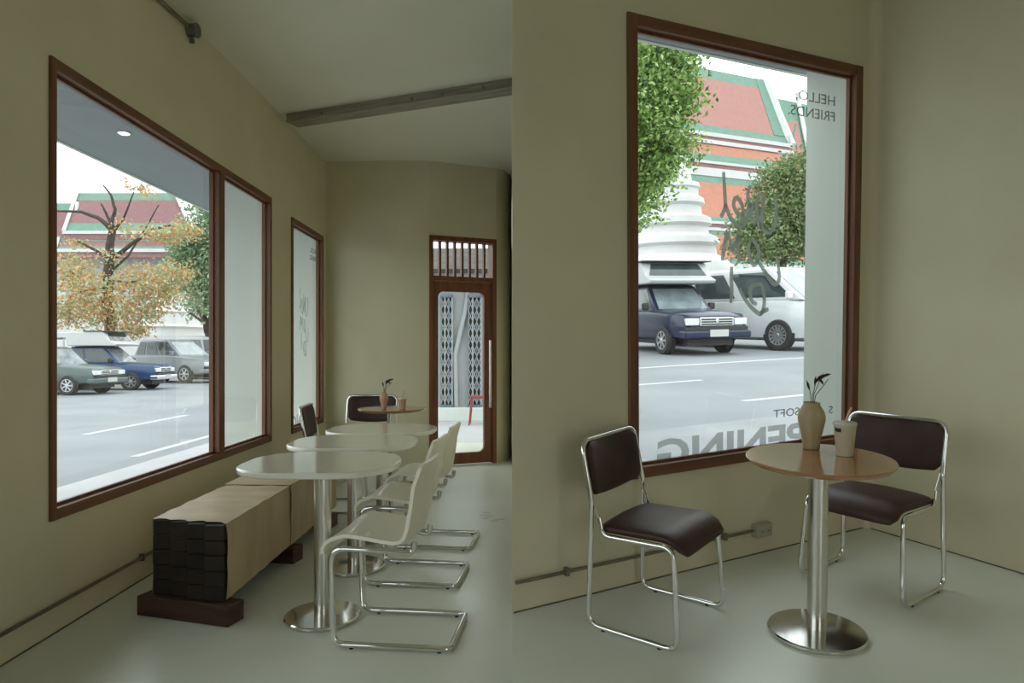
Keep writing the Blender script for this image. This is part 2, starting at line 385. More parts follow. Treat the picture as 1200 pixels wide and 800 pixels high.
def text_set(win, fx, fz):
    """fx, fz carry the lettering of the corner window to another pane"""
    sz = lambda a: abs(fz(1 + a) - fz(1))
    lettering(win, 'HELLO,', fx(-.262), fx(-.590), fz(2.548), sz(.056), DECALD, bold=.0)
    lettering(win, 'FRIENDS.', fx(-.262), fx(-.650), fz(2.458), sz(.056), DECALD, bold=.0)
    lettering(win, '& SOFT', fx(-.450), fx(-.745), fz(.747), sz(.046), DECALD)
    lettering(win, 'S', fx(-.245), fx(-.277), fz(.735), sz(.044), DECALD)
    lettering(win, 'PENING', fx(-.485), fx(-1.585), fz(.553), sz(.148), DECALP, bold=.03)
    ribbon(win, SCR, DECAL, lambda px, py: (fx(scr_right(px, py)[0] + (.03 if win is wR else 0)), fz(scr_right(px, py)[1])), wid=.0135 if win is wR else .006)
text_set(wR, lambda x: x - .03, lambda z: z)
kx = (WB[1] - WB[0]) / (WR[1] - WR[0]); kz = (WB[3] - WB[2]) / (WR[3] - WR[2])
text_set(wB, lambda x: WB[0] + (x - WR[0]) * kx, lambda z: WB[2] + (z - WR[2]) * kz)

# ------------------------------------------------------------------ door in the end wall
d = thing('door_1', 'reddish wooden glazed door with slatted transom and long steel handle', 'door', MD, kind='structure')
fw = .045
for a, c in ((0, fw), (DW - fw, DW)): MB().box(a, c, -.015, .12, 0, DH).build('jamb', DOORW, d, bevel=.004)
MB().box(fw, DW - fw, -.013, .12, DH - .05, DH).build('head_rail', DOORW, d, bevel=.004)
MB().box(fw, DW - fw, -.013, .12, 2.00, 2.05).build('transom_rail', DOORW, d, bevel=.004)
ns = 7
for k in range(ns):
    x = fw + (DW - 2 * fw) * (k + 1) / (ns + 1)
    MB().box(x - .012, x + .012, .02, .075, 2.05, DH - .05).build('slat', DOORW, d, bevel=.002)
leaf = thing('leaf', None, None); leaf.parent = d
ga, gb, gz0, gz1 = .105, DW - .135, .13, 1.885
gp = roundrect(gb - ga, gz1 - gz0, .065, 8, (ga + gb) / 2, (gz0 + gz1) / 2)
ow = roundrect(DW - 2 * fw - .006, 1.985, .004, 8, DW / 2, .01 + 1.985 / 2)
n = len(gp); vs_ = [(x, .02, z) for x, z in ow] + [(x, .02, z) for x, z in gp] + [(x, .062, z) for x, z in ow] + [(x, .062, z) for x, z in gp]
fs_ = []
for i in range(n):
    j = (i + 1) % n
    fs_ += [(i, j, n+j, n+i), (2*n+i, 3*n+i, 3*n+j, 2*n+j), (n+i, n+j, 3*n+j, 3*n+i), (i, 2*n+i, 2*n+j, j)]
bpy.data.objects.remove(leaf)
leaf = MB().add(vs_, fs_).build('leaf', DOORW, d)
MB().prism([(x, z) for x, z in roundrect(gb - ga + .01, gz1 - gz0 + .01, .065, 8, (ga + gb) / 2, (gz0 + gz1) / 2)], .038, .044).build('pane', GLASS, leaf, Matrix(((1,0,0,0),(0,0,1,0),(0,1,0,0),(0,0,0,1))))
hx = DW - .085
MB().tube([(hx, -.045, .62), (hx, -.045, 1.36)], .016, 14).tube([(hx, -.045, .72), (hx, .02, .72)], .009, 8).tube([(hx, -.045, 1.26), (hx, .02, 1.26)], .009, 8).build('handle', STEEL, leaf, smooth=True)

# ------------------------------------------------------------------ steel beam, conduits, junction box, socket
p0 = Vector((-1.985, 5.80, 3.20)); p1 = Vector((-.004, 5.02, 3.20)); bd = (p1 - p0).normalized(); bl = (p1 - p0).length
MBm = Matrix(((bd.x, -bd.y, 0, p0.x), (bd.y, bd.x, 0, p0.y), (0, 0, 1, p0.z), (0, 0, 0, 1)))
bm_ = thing('steel_beam', 'weathered grey steel channel beam crossing under the ceiling', 'beam', MBm)
MB().box(0.05, bl, 0, .15, .048, .069).build('top_flange', BEAMM, bm_, bevel=.003)
MB().box(0.05, bl, .004, .15, .006, .048).build('web', BEAMM, bm_, bevel=.002)
MB().box(0.05, bl, -.004, .155, 0, .008).build('bottom_flange', BEAMM, bm_, bevel=.002)
for q in (.42, 1.28, 1.55, 1.9):
    MB().lathe([(.012, 0), (.012, .008), (.006, .012)], 6, T(q, .004, .03) @ RotX(90)).build('bolt', JBOX, bm_)
c_ = thing('wall_conduit', 'thin metal conduit running low along the left wall behind the bench', 'conduit', ML)
MB().tube([(-3.1, -.016, .131), (5.9, -.016, .131)], .0085, 8).build('pipe', CONDUIT, c_, smooth=True)
for q in (2.3, 3.6, 5.2): MB().box(q - .01, q + .01, -.03, 0, .112, .15).build('clip', CONDUIT, c_, bevel=.003)
c_ = thing('wall_conduit', 'thin metal conduit running to the wall socket under the lettered window', 'conduit', MR)
MB().tube([(-2.47, -.016, .146), (-.97, -.016, .143)], .0085, 8).build('pipe', CONDUIT, c_, smooth=True)
for q in (-2.2, -1.2): MB().box(q - .01, q + .01, -.03, 0, .127, .165).build('clip', CONDUIT, c_, bevel=.003)
s_ = thing('wall_socket', 'beige double socket box on the wall between the brown chairs', 'socket', MR @ T(-.93, 0, .142))
MB().box(-.06, .06, -.045, 0, -.038, .038).build('box', SOCKETM, s_, bevel=.006)
MB().box(-.052, .052, -.049, -.045, -.031, .031).build('face_plate', SOCKETM, s_, bevel=.002)
for q in (-.024, .024):
    so = MB().lathe([(.017, 0), (.017, .002), (.015, .0025)], 16, T(q, -.049, 0) @ RotX(90)).build('outlet', SOCKETM, s_)
    MB().box(q - .008, q - .005, -.0525, -.0505, -.006, .006).box(q + .005, q + .008, -.0525, -.0505, -.006, .006).build('slot', RUBBER, so)
j_ = thing('ceiling_junction_box', 'dark grey metal conduit with junction box high on the left wall', 'junction box', ML)
MB().tube([(3.3, -.022, 3.175), (3.62, -.022, 3.185), (4.09, -.022, 3.205)], .013, 10).build('pipe', CONDUIT, j_, smooth=True)
MB().lathe([(.040, 0), (.040, .05), (.036, .055)], 20, T(4.14, 0, 3.20) @ RotX(90)).build('box', JBOX, j_, smooth=True)
MB().lathe([(.044, .05), (.044, .06), (.04, .064)], 20, T(4.14, 0, 3.20) @ RotX(90)).build('cover', JBOX, j_, smooth=True)
MB().tube([(4.14, -.025, 3.15), (4.14, -.025, 3.125)], .016, 8).build('spout', JBOX, j_, smooth=True)
MB().box(3.50, 3.53, -.03, 0, 3.155, 3.215).build('clip', CONDUIT, j_, bevel=.003)

# ------------------------------------------------------------------ timber bundle bench
be = thing('timber_bundle_bench', 'low bench of dark timbers bundled in brown kraft paper under the long window', 'bench', T(-1.466, 3.0, 0))
tw, th_ = .095, .0695; ox = -1.466; oy = 3.0
far = 4.98
for c in range(4):
    for r in range(5):
        x = -1.680 + tw * c; y0 = 3.15 - .034 * c + random.uniform(-.005, .005); z = .093 + th_ * r
        g = random.uniform(.0008, .0014); gx = random.uniform(.002, .0035)
        MB().box(x + gx - ox, x + tw - gx - ox, y0 - oy, far - oy + random.uniform(-.02, .02), z + g, z + th_ - g).build('timber', TIMBER, be, bevel=.003, seg=1)
def wrap(name, y0, y1, grow, material, skewy):
    zt = .093 + 5 * th_ + .002 + grow; xl, xr = -1.682 - grow, -1.298 + grow; zb = .10
    prof = []
    for k in range(7): prof.append((xl, zb + (zt - zb) * k / 6))
    for k in range(1, 12): prof.append((xl + (xr - xl) * k / 12, zt))
    for k in range(7): prof.append((xr, zt - (zt - zb) * k / 6))
    ny = 26; vs = []; fs = []; rnd = random.Random(int(y0 * 100))
    ph = [rnd.uniform(0, 6) for _ in range(6)]
    for inner in (0, 1):
        for j in range(ny + 1):
            for i, (x, z) in enumerate(prof):
                t = j / ny; sk = skewy * ((x - xr) / (xl - xr))
                y = y0 + sk * (1 - t) + (y1 - y0) * t
                if j == 0: y += .006 * math.sin(9 * x * 7 + ph[0]) - .01 * (i % 3 == 0)
                w = .0022 * (math.sin(23 * y + 31 * x + ph[1]) + math.sin(13 * y - 17 * z + ph[2]) + .6 * math.sin(47 * y + ph[3]))
                e = .0016 if inner == 0 else 0
                nx = -1 if i < 6 else (1 if i > 18 else 0); nz = 1 if 6 <= i <= 18 else 0
                vs.append((x + nx * (abs(w) + e) - ox, y - oy, z + nz * (abs(w) + e)))
    m = len(prof); S = (ny + 1) * m
    for j in range(ny):
        for i in range(m - 1):
            a = j*m + i; fs += [(a, a+1, a+m+1, a+m), (S+a, S+a+m, S+a+m+1, S+a+1)]
    for i in range(m - 1): fs += [(i, S+i, S+i+1, i+1), (ny*m+i, ny*m+i+1, S+ny*m+i+1, S+ny*m+i)]
    for j in range(ny): fs += [(j*m, (j+1)*m, S+(j+1)*m, S+j*m), (j*m+m-1, S+j*m+m-1, S+(j+1)*m+m-1, (j+1)*m+m-1)]
    return MB().add(vs, fs).build(name, material, be, smooth=True, angle=35)
wrap('paper_wrap', 3.075, 3.97, .0, KRAFT, .095)
wrap('paper_wrap', 3.93, 4.94, .006, KRAFTD, .02)
for (cx_, cy_, L, a) in ((-1.489, 3.118, .505, -16.5), (-1.475, 3.99, .46, -12), (-1.475, 4.78, .46, -9)):
    MB().box(-L / 2, L / 2, -.055, .055, 0.001, .091).build('skid', SKID, be, T(cx_ - ox, cy_ - oy, 0) @ RotZ(a), bevel=.004)

# ------------------------------------------------------------------ tables
def pedestal(root, zt, rb=.195, rc=.039):
    MB().lathe([(rb - .006, 0), (rb - .004, .006), (rb, .009), (rb, .017), (rb - .005, .022), (rb * .6, .0245), (rc + .006, .027)], 56).build('base_disc', STEELD, root, smooth=True, angle=30)
    MB().lathe([(rc, .018), (rc, zt)], 32).build('column', STEEL, root, smooth=True, angle=30)
    MB().box(-.13, .13, -.02, .02, zt - .006, zt).box(-.02, .02, -.13, .13, zt - .006, zt).build('mounting_bracket', JBOX, root)
def white_table(x, y, rz, label):
    t = thing('white_pedestal_table', label, 'table', T(x, y, 0) @ RotZ(rz), 'white tables along the bench')
    pedestal(t, .695, .172)
    o = MB().prism(roundrect(.705, .63, .25, 14), .695, .722).build('table_top', WHITET, t, bevel=.008, seg=3, smooth=True, angle=50)
    return t
white_table(-.872, 3.105, 0, 'cream rounded pedestal table at the near end of the timber bench')
white_table(-.895, 3.83, 0, 'middle cream rounded pedestal table between two other cream tables')
white_table(-.86, 4.47, 0, 'cream rounded pedestal table closest to the small round wooden table')
def wood_table(M, label, sy=1.0, yaw=0):
    t = thing('round_wooden_table', label, 'table', M, 'round wooden pedestal tables')
    pedestal(t, .725)
    MB().lathe([(.262, .725), (.272, .728), (.286, .742), (.287, .746), (.284, .75)], 72, RotZ(yaw), 1, sy).build('table_top', VENEER, t, smooth=True, angle=40)
    return t
TR = MR @ T(-1.448, -.792, 0)
wood_table(TR, 'round wooden pedestal table standing below the mirrored lettering on the window', 1.10, -40)
wood_table(T(-1.025, 5.75, 0), 'round wooden pedestal table at the far end beyond the cream tables')

# ------------------------------------------------------------------ vases, cups
def vase(M, label, material, h=.205, r=.057, flip=1, tw=1.0):
    v = thing('flower_vase', label, 'vase', M)
    prof = [(r*.55, 0), (r*.62, .004), (r*.66, h*.2), (r*.84, h*.42), (r*.99, h*.62), (r*1.0, h*.70), (r*.92, h*.80), (r*.72, h*.90), (r*.60, h*.955), (r*.62, h), (r*.54, h), (r*.52, h*.95), (r*.6, h*.85)]
    n = 40; vs = []; fs = []
    for q, z in prof:
        for k in range(n):
            a = 2*math.pi*k/n; rr = q * (1 + .022 * math.cos(10 * a) * (1 if z < h * .97 else 0)); vs.append((rr*math.cos(a), rr*math.sin(a), z))
    for i in range(len(prof)-1):
        for k in range(n): fs.append((i*n+k, i*n+(k+1)%n, (i+1)*n+(k+1)%n, (i+1)*n+k))
    fs.append(tuple(range(n-1, -1, -1)))
    MB().add(vs, fs).build('body', material, v, smooth=True, angle=60)
    z0 = h * .6
    for i, (dx, dz, bend) in enumerate(((.045, .115, .015), (.022, .095, .01), (-.008, .07, -.006), (.075, .10, .03))):
        dx *= flip * tw; dz *= tw
        pts = [(0, 0, z0), (dx * .25, .004, h + dz * .3), (dx * .7, .006, h + dz * .7), (dx, .008, h + dz)]
        MB().tube(pts, .0016, 6).build('stem', STEMM, v, smooth=True)
        for k in range(3 if i < 2 else 1):
            t = .75 + .12 * k; px_, pz_ = dx * t, h + dz * t
            L = .046 * tw; ang = math.radians(62 - 26 * k + 20 * i) if i != 2 else math.radians(105)
            ex, ez = math.cos(ang) * flip, math.sin(ang)
            ring = []
            lv = []
            for m_, wv in ((0, .0008), (.3, .006), (.6, .0065), (1.0, .0006)):
                lv += [(px_ + ex*L*m_ - ez*wv, .006 + .004*m_, pz_ + ez*L*m_ + ex*wv), (px_ + ex*L*m_ + ez*wv, .010 + .004*m_, pz_ + ez*L*m_ - ex*wv),
                       (px_ + ex*L*m_, .0125 + .004*m_, pz_ + ez*L*m_)]
            rings = [lv[j:j+3] for j in range(0, 12, 3)]
            MB().loft(rings).build('leaf', LEAFDK, v, smooth=True)
    return v
def cup(M, label, h=.135, r=.045, material=PAPERCUP):
    c = thing('takeaway_cup', label, 'cup', M)
    MB().lathe([(r*.70, 0), (r*.72, .003), (r*.98, h - .004), (r*1.02, h), (r*.93, h - .001), (r*.68, .008)], 36).build('body', material, c, smooth=True, angle=50)
    MB().lathe([(r*1.04, h - .006), (r*1.05, h + .001), (r*1.0, h + .004), (r*.95, h + .006), (r*.90, h + .006)], 36).build('lid', CUPLID, c, smooth=True, angle=50)
    MB().tube([(-.012, .006, h*.2), (.004, -.002, h + .015), (.016, -.008, h + .05), (.024, -.012, h + .066)], .0048, 8).build('straw', STRAW, c, smooth=True)
    # dark printed block on the side
    vs = []; 
    for z in (h * .76, h * .88):
        for k in range(7):
            a = math.radians(-205 + 7 * k); rr = r * (.72 + .26 * z / h) + .0008; vs.append((rr*math.cos(a), rr*math.sin(a), z))
    MB().add(vs, [(k, k+1, k+8, k+7) for k in range(6)]).build('printed_mark', BLACKPRINT, c)
    return c
vase(MR @ T(-1.325, -.655, .751) @ RotZ(-27), 'beige ribbed ceramic vase with dark red twigs beside the lidded cup', CERAMIC)
cup(MR @ T(-1.325, -.82, .751), 'beige lidded takeaway cup with straw on the round table by the vase')
vase(T(-1.075, 5.66, .751), 'small pinkish vase of twigs on the far round wooden table', TERRA, .14, .036, 1, .9)
cup(T(-.925, 5.68, .751), 'small pinkish cup on the far round wooden table', .085, .036, TERRA)

# ------------------------------------------------------------------ brown sled-base chairs (front = +y)
def brown_chair():
    t = thing('brown_sled_chair', 'x', 'chair', I4, 'brown chrome-framed chairs')
    hw, dp = .252, .20; r = .0112; zr = .405
    side = lambda s: [(s*(hw-.03), -dp+.035, zr+.075), (s*(hw-.025), -dp+.055, zr), (s*(hw-.02), dp-.02, zr+.012), (s*hw, dp+.01, r), (s*hw, -dp-.005, r), (s*(hw-.01), -dp+.01, zr+.14), (s*(hw-.015), -dp-.042, .805)]
    L = side(-1); Rr = side(1)
    rad = [0, .05, .055, .055, .06, .15, .06]
    path = fillet(L + Rr[::-1], rad + rad[::-1], 6)
    MB().tube(path, r, 10).build('frame', CHROME, t, smooth=True, angle=60)
    # seat pad
    rings = []
    N = 14
    for i in range(N + 1):
        u = i / N; y = -dp + .03 + (2*dp - .005) * u
        drop = .0 if u < .72 else .055 * ((u - .72) / .28) ** 2
        zc = .418 + .012 * u - drop; ww = hw - .032 - (.018 if i in (0, N) else 0)
        thick = .046 if 0 < i < N else .022
        ring = []
        for k in range(20):
            a = 2*math.pi*k/20; cxx = abs(math.cos(a)) ** .35 * (1 if math.cos(a) >= 0 else -1); szz = abs(math.sin(a)) ** .6 * (1 if math.sin(a) >= 0 else -1)
            ring.append((cxx * ww, y, zc + .012 + szz * thick / 2 + (.010 * (1 - cxx*cxx) if szz > 0 else 0)))
        rings.append(ring)
    MB().loft(rings).build('seat', LEATHER, t, smooth=True, angle=70)
    # back pad: curved in plan, lower edge bowed
    rings = []; N = 18
    for i in range(N + 1):
        u = -1 + 2 * i / N; x = u * (hw - .026); yb = -.026 * (1 - u*u)
        z0 = .575 - .022 * (1 - u*u) + (.02 if i in (0, N) else 0); z1 = .800 - (.028 if i in (0, N) else (.008 if i in (1, N-1) else 0))
        th = .030 if 0 < i < N else .014
        ring = []
        for k in range(20):
            a = 2*math.pi*k/20; sz = abs(math.sin(a)) ** .3 * (1 if math.sin(a) >= 0 else -1); cy = abs(math.cos(a)) ** .6 * (1 if math.cos(a) >= 0 else -1)
            z = (z0 + z1) / 2 + sz * (z1 - z0) / 2
            lean = -dp - .002 - .038 * (z - .55) / .25
            ring.append((x, lean + yb + .010 + cy * th / 2, z))
        rings.append(ring)
    MB().loft(rings).build('backrest', LEATHER, t, smooth=True, angle=70)
    for s in (-1, 1):
        for y in (-dp + .07, dp - .07):
            MB().lathe([(.011, 0), (.011, .006), (.008, .012)], 12, T(s*hw, y, -.0005)).build('foot', RUBBER, t)
        # bracket joining the curled rail end to the back upright
        MB().tube([(s*(hw-.03), -dp+.033, zr+.072), (s*(hw-.024), -dp-.012, .575)], .006, 8).build('bracket', CHROME, t, smooth=True)
    return t
bc = brown_chair()
bc.matrix_basis = MR @ T(-1.935, -.352, .001) @ RotZ(-155); bc['label'] = 'brown padded chair with chrome frame standing in front of the lettered window'
for M, lab in ((MR @ T(-.760, -.555, .001) @ RotZ(98), 'brown padded chrome chair in the corner beside the plain right wall'),
               (T(-1.38, 5.32, .001) @ RotZ(-84), 'brown padded chair seen edge-on against the narrow window'),
               (T(-1.36, 6.3, .001) @ RotZ(178), 'brown padded chair with its back to the plain end wall')):
    c = copy_tree(bc); c.matrix_basis = M; c['label'] = lab

# ------------------------------------------------------------------ cream cantilever chairs (front = +x)
def cream_chair():
    t = thing('cream_cantilever_chair', 'x', 'chair', I4, 'cream cantilever chairs at the white tables')
    hw = .19; r = .0130
    side = lambda s: [(-.085, s*.15, .432), (-.078, s*.15, .385), (.04, s*.178, .402), (.262, s*.185, .408), (.245, s*hw, r), (-.245, s*hw, r)]
    L = side(-1); Rr = side(1); rad = [0, .04, .1, .06, .05, .035]
    MB().tube(fillet(L + Rr[::-1], rad + rad[::-1], 6), r, 12).build('frame', CHROME, t, smooth=True, angle=60)
    prof = [(0.286, 0.385), (0.285, 0.405), (0.273, 0.427), (0.253, 0.441), (0.198, 0.444), (0.118, 0.436), (0.043, 0.424), (-0.012, 0.418), (-0.048, 0.426), (-0.072, 0.448), (-0.086, 0.485), (-0.095, 0.536), (-0.104, 0.591), (-0.113, 0.664), (-0.124, 0.743), (-0.126, 0.756)]
    N = 12; top = []; bot = []
    for i, (x, z) in enumerate(prof):
        a = prof[max(i-1, 0)]; c = prof[min(i+1, len(prof)-1)]
        dx, dz = c[0]-a[0], c[1]-a[1]; l = math.hypot(dx, dz); nx, nz = dz/l, -dx/l     # normal towards the sitter
        if nz < 0 and i < 8: nx, nz = -nx, -nz
        ww = .205 - (.012 if i == 0 else 0) - .012 * max(0, (i - 8) / 7) - (.03 if i == len(prof)-1 else (.008 if i == len(prof)-2 else 0))
        rt = []; rb = []
        for k in range(N + 1):
            u = -1 + 2*k/N; dish = .022 * u*u * (1 if 3 < i < 14 else .3)
            rt.append((x + nx*(dish+.007), u*ww, z + nz*(dish+.007))); rb.append((x + nx*(dish-.008), u*ww, z + nz*(dish-.008)))
        top.append(rt); bot.append(rb)
    rings = [rt + rb[::-1] for rt, rb in zip(top, bot)]
    MB().loft(rings).build('shell', SHELL, t, smooth=True, angle=50)
    for s in (-1, 1):
        for x in (.17, -.2): MB().lathe([(.009, 0), (.009, .004), (.007, .006)], 10, T(x, s*hw, -.003)).build('foot', RUBBER, t)
    return t
cc = cream_chair()
cc.matrix_basis = T(-.475, 2.955, .003) @ RotZ(180 - 6); cc['label'] = 'cream shell cantilever chair facing the cream table at the near bench end'
for M, lab in ((T(-.512, 3.70, .003) @ RotZ(180 - 6), 'middle cream shell cantilever chair between two like it'),
               (T(-.485, 4.37, .003) @ RotZ(180 - 5), 'cream shell cantilever chair nearest to the glazed wooden door')):
    c = copy_tree(cc); c.matrix_basis = M; c['label'] = lab

# ================================================================== outdoors, long-window side
SZ = -.15                                    # street level there
tag(MB().box(-75, -4.13, -25, 95, SZ - .2, SZ).build('street', ASPHALT), kind='structure')
tag(MB().box(-4.13, -2.07, -25, 9.2, SZ - .2, 0).build('pavement', PAVE, bevel=.01), kind='structure')
tag(MB().box(-4.13, .35, 9.2, 40, SZ - .2, -.02).build('alley_paving', PAVE), kind='structure')
def road_line(x0, x1, y0, y1, z, label, M=I4):
    tag(MB().box(x0, x1, y0, y1, z, z + .004).build('road_line', LINEP, M=M), label, 'road marking', 'painted road lines')
road_line(-7.24, -7.10, 11.3, 14.9, SZ, 'single white lane dash on the street outside the long window')
road_line(-5.05, -4.92, 8.9, 13.6, SZ, 'long white edge line on the street beside the pavement')
road_line(-9.3, -9.15, 6.6, 8.2, SZ, 'short white dash on the street beyond the pavement')
# canopy over the pavement
cp = thing('canopy', 'pale blue-grey canopy with a round downlight over the pavement', 'canopy', T(-2.07, 0, 2.8))
MB().box(-1.29, 0, -3.2, 9.1, 0, .28).build('slab', SOFFIT, cp)
MB().box(-1.32, -1.29, -3.2, 9.1, -.01, .30).build('edge_trim', FINM, cp)
MB().lathe([(.045, 0), (.045, .006), (.036, .008)], 24, T(-.71, 4.83, -.008)).build('downlight_ring', FINM, cp)
MB().lathe([(.034, 0), (.034, .003)], 24, T(-.71, 4.83, -.0115)).build('downlight', LAMPG, cp)
tag(MB().box(-2.46, -2.07, 5.60, 5.78, 0, 2.8).build('wall_fin_1', FINM), kind='structure')
tag(MB().box(-2.62, -2.07, 7.30, 7.48, 0, 2.8).build('wall_fin_2', FINM), kind='structure')

# ------------------------------------------------------------------ vehicles (front = +x)
CARGLASS = mat('car_glass', (.03, .045, .05), .05, 0, (.05, .07, .075), 3, coat=.5)
CARGLASSL = mat('car_glass_pale', (.15, .19, .21), .06, 0, (.28, .32, .34), 2.5, coat=.6)
TYRE = mat('tyre_rubber', (.018, .018, .02), .75, 0, (.03, .03, .032), 20)
RIM = mat('alloy_rim', (.55, .56, .57), .3, .8, (.62, .63, .64), 8)
RIMD = mat('dark_rim_gap', (.02, .02, .022), .6, 0, (.03, .03, .03), 8)
BLACKPL = mat('black_trim', (.02, .02, .022), .5, 0, (.03, .03, .03), 9)
LAMPGL = mat('headlamp_glass', (.68, .72, .74), .12, .2, (.85, .87, .88), 12, coat=.5)
CHR = mat('car_chrome', (.75, .77, .78), .18, 1, (.8, .8, .8), 9)
PLATE = mat('plate_white', (0.516, 0.516, 0.492), .5, 0, (0.48, 0.48, 0.456), 14)
CANVAS = mat('white_canopy_paint', (0.52, 0.527, 0.52), .5, 0, (0.559, 0.566, 0.559), 3)
def paint(name, c, coat=.5): return mat(name, c, .35, .1, tuple(min(1, q * 1.15 + .002) for q in c), 2, coat=coat, spec=.35)
P_NAVY = paint('navy_paint', (.004, .011, .040)); P_BLUE = paint('blue_paint', (.012, .042, .12)); P_GREEN = paint('grey_green_paint', (.065, .095, .09))
P_SILVER = paint('silver_paint', (.21, .23, .255)); P_WHITE = paint('white_paint', (.60, .62, .63)); P_GREYW = paint('pale_grey_paint', (.34, .36, .38))
def wheel(root, x, y, r, spokes=7, w=.20):
    s = 1 if y > 0 else -1
    Mw = T(x, y, r) @ RotX(-90 * s)                  # local z points outwards
    wh = MB().lathe([(r*.62, -w/2), (r*.92, -w/2), (r, -w*.36), (r, w*.36), (r*.93, w/2), (r*.66, w/2), (r*.62, w*.42)], 36).build('wheel', TYRE, root, Mw, smooth=True, angle=40)
    MB().lathe([(r*.64, w*.30), (r*.64, w*.40), (r*.1, w*.34)], 28).build('rim_well', RIMD, wh)
    b = MB()
    for k in range(spokes):
        a = 360 * k / spokes; b.box(r*.06, r*.62, -r*.065, r*.065, w*.36, w*.47, RotZ(a))
    b.lathe([(r*.14, w*.34), (r*.14, w*.5), (r*.09, w*.53)], 16).lathe([(r*.66, w*.40), (r*.66, w*.49), (r*.60, w*.49), (r*.60, w*.40)], 28)
    b.build('rim', RIM, wh)
def body_rings(st):
    rings = []
    for x, w, z0, z1, cr_ in st:
        half = [(w*.80, z0), (w*.97, z0+.06), (w, z0+.20), (w, z1-.16), (w*.965, z1-.05), (w*.90, z1), (w*.5, z1+cr_)]
        rings.append([(x, y, z) for y, z in half] + [(x, -y, z) for y, z in half[::-1]])
    return rings
def facepts(q, u0, u1, v0, v1, off):
    """sub-quad of quad q (bl, br, tr, tl), pushed out along its normal"""
    q = [Vector(p) for p in q]; nn = (q[1]-q[0]).cross(q[3]-q[0]).normalized()
    P = lambda u, v: q[0]*(1-u)*(1-v) + q[1]*u*(1-v) + q[2]*u*v + q[3]*(1-u)*v
    return [P(u, v) + nn*off for u, v in ((u0, v0), (u1, v0), (u1, v1), (u0, v1))], nn
def glasspane(root, name, q, u0, u1, v0, v1, material):
    a, nn = facepts(q, u0, u1, v0, v1, .012); c, _ = facepts(q, u0, u1, v0, v1, -.01)
    return MB().add([tuple(p) for p in a + c], [(0,1,2,3),(7,6,5,4),(0,4,5,1),(1,5,6,2),(2,6,7,3),(3,7,4,0)]).build(name, material, root)
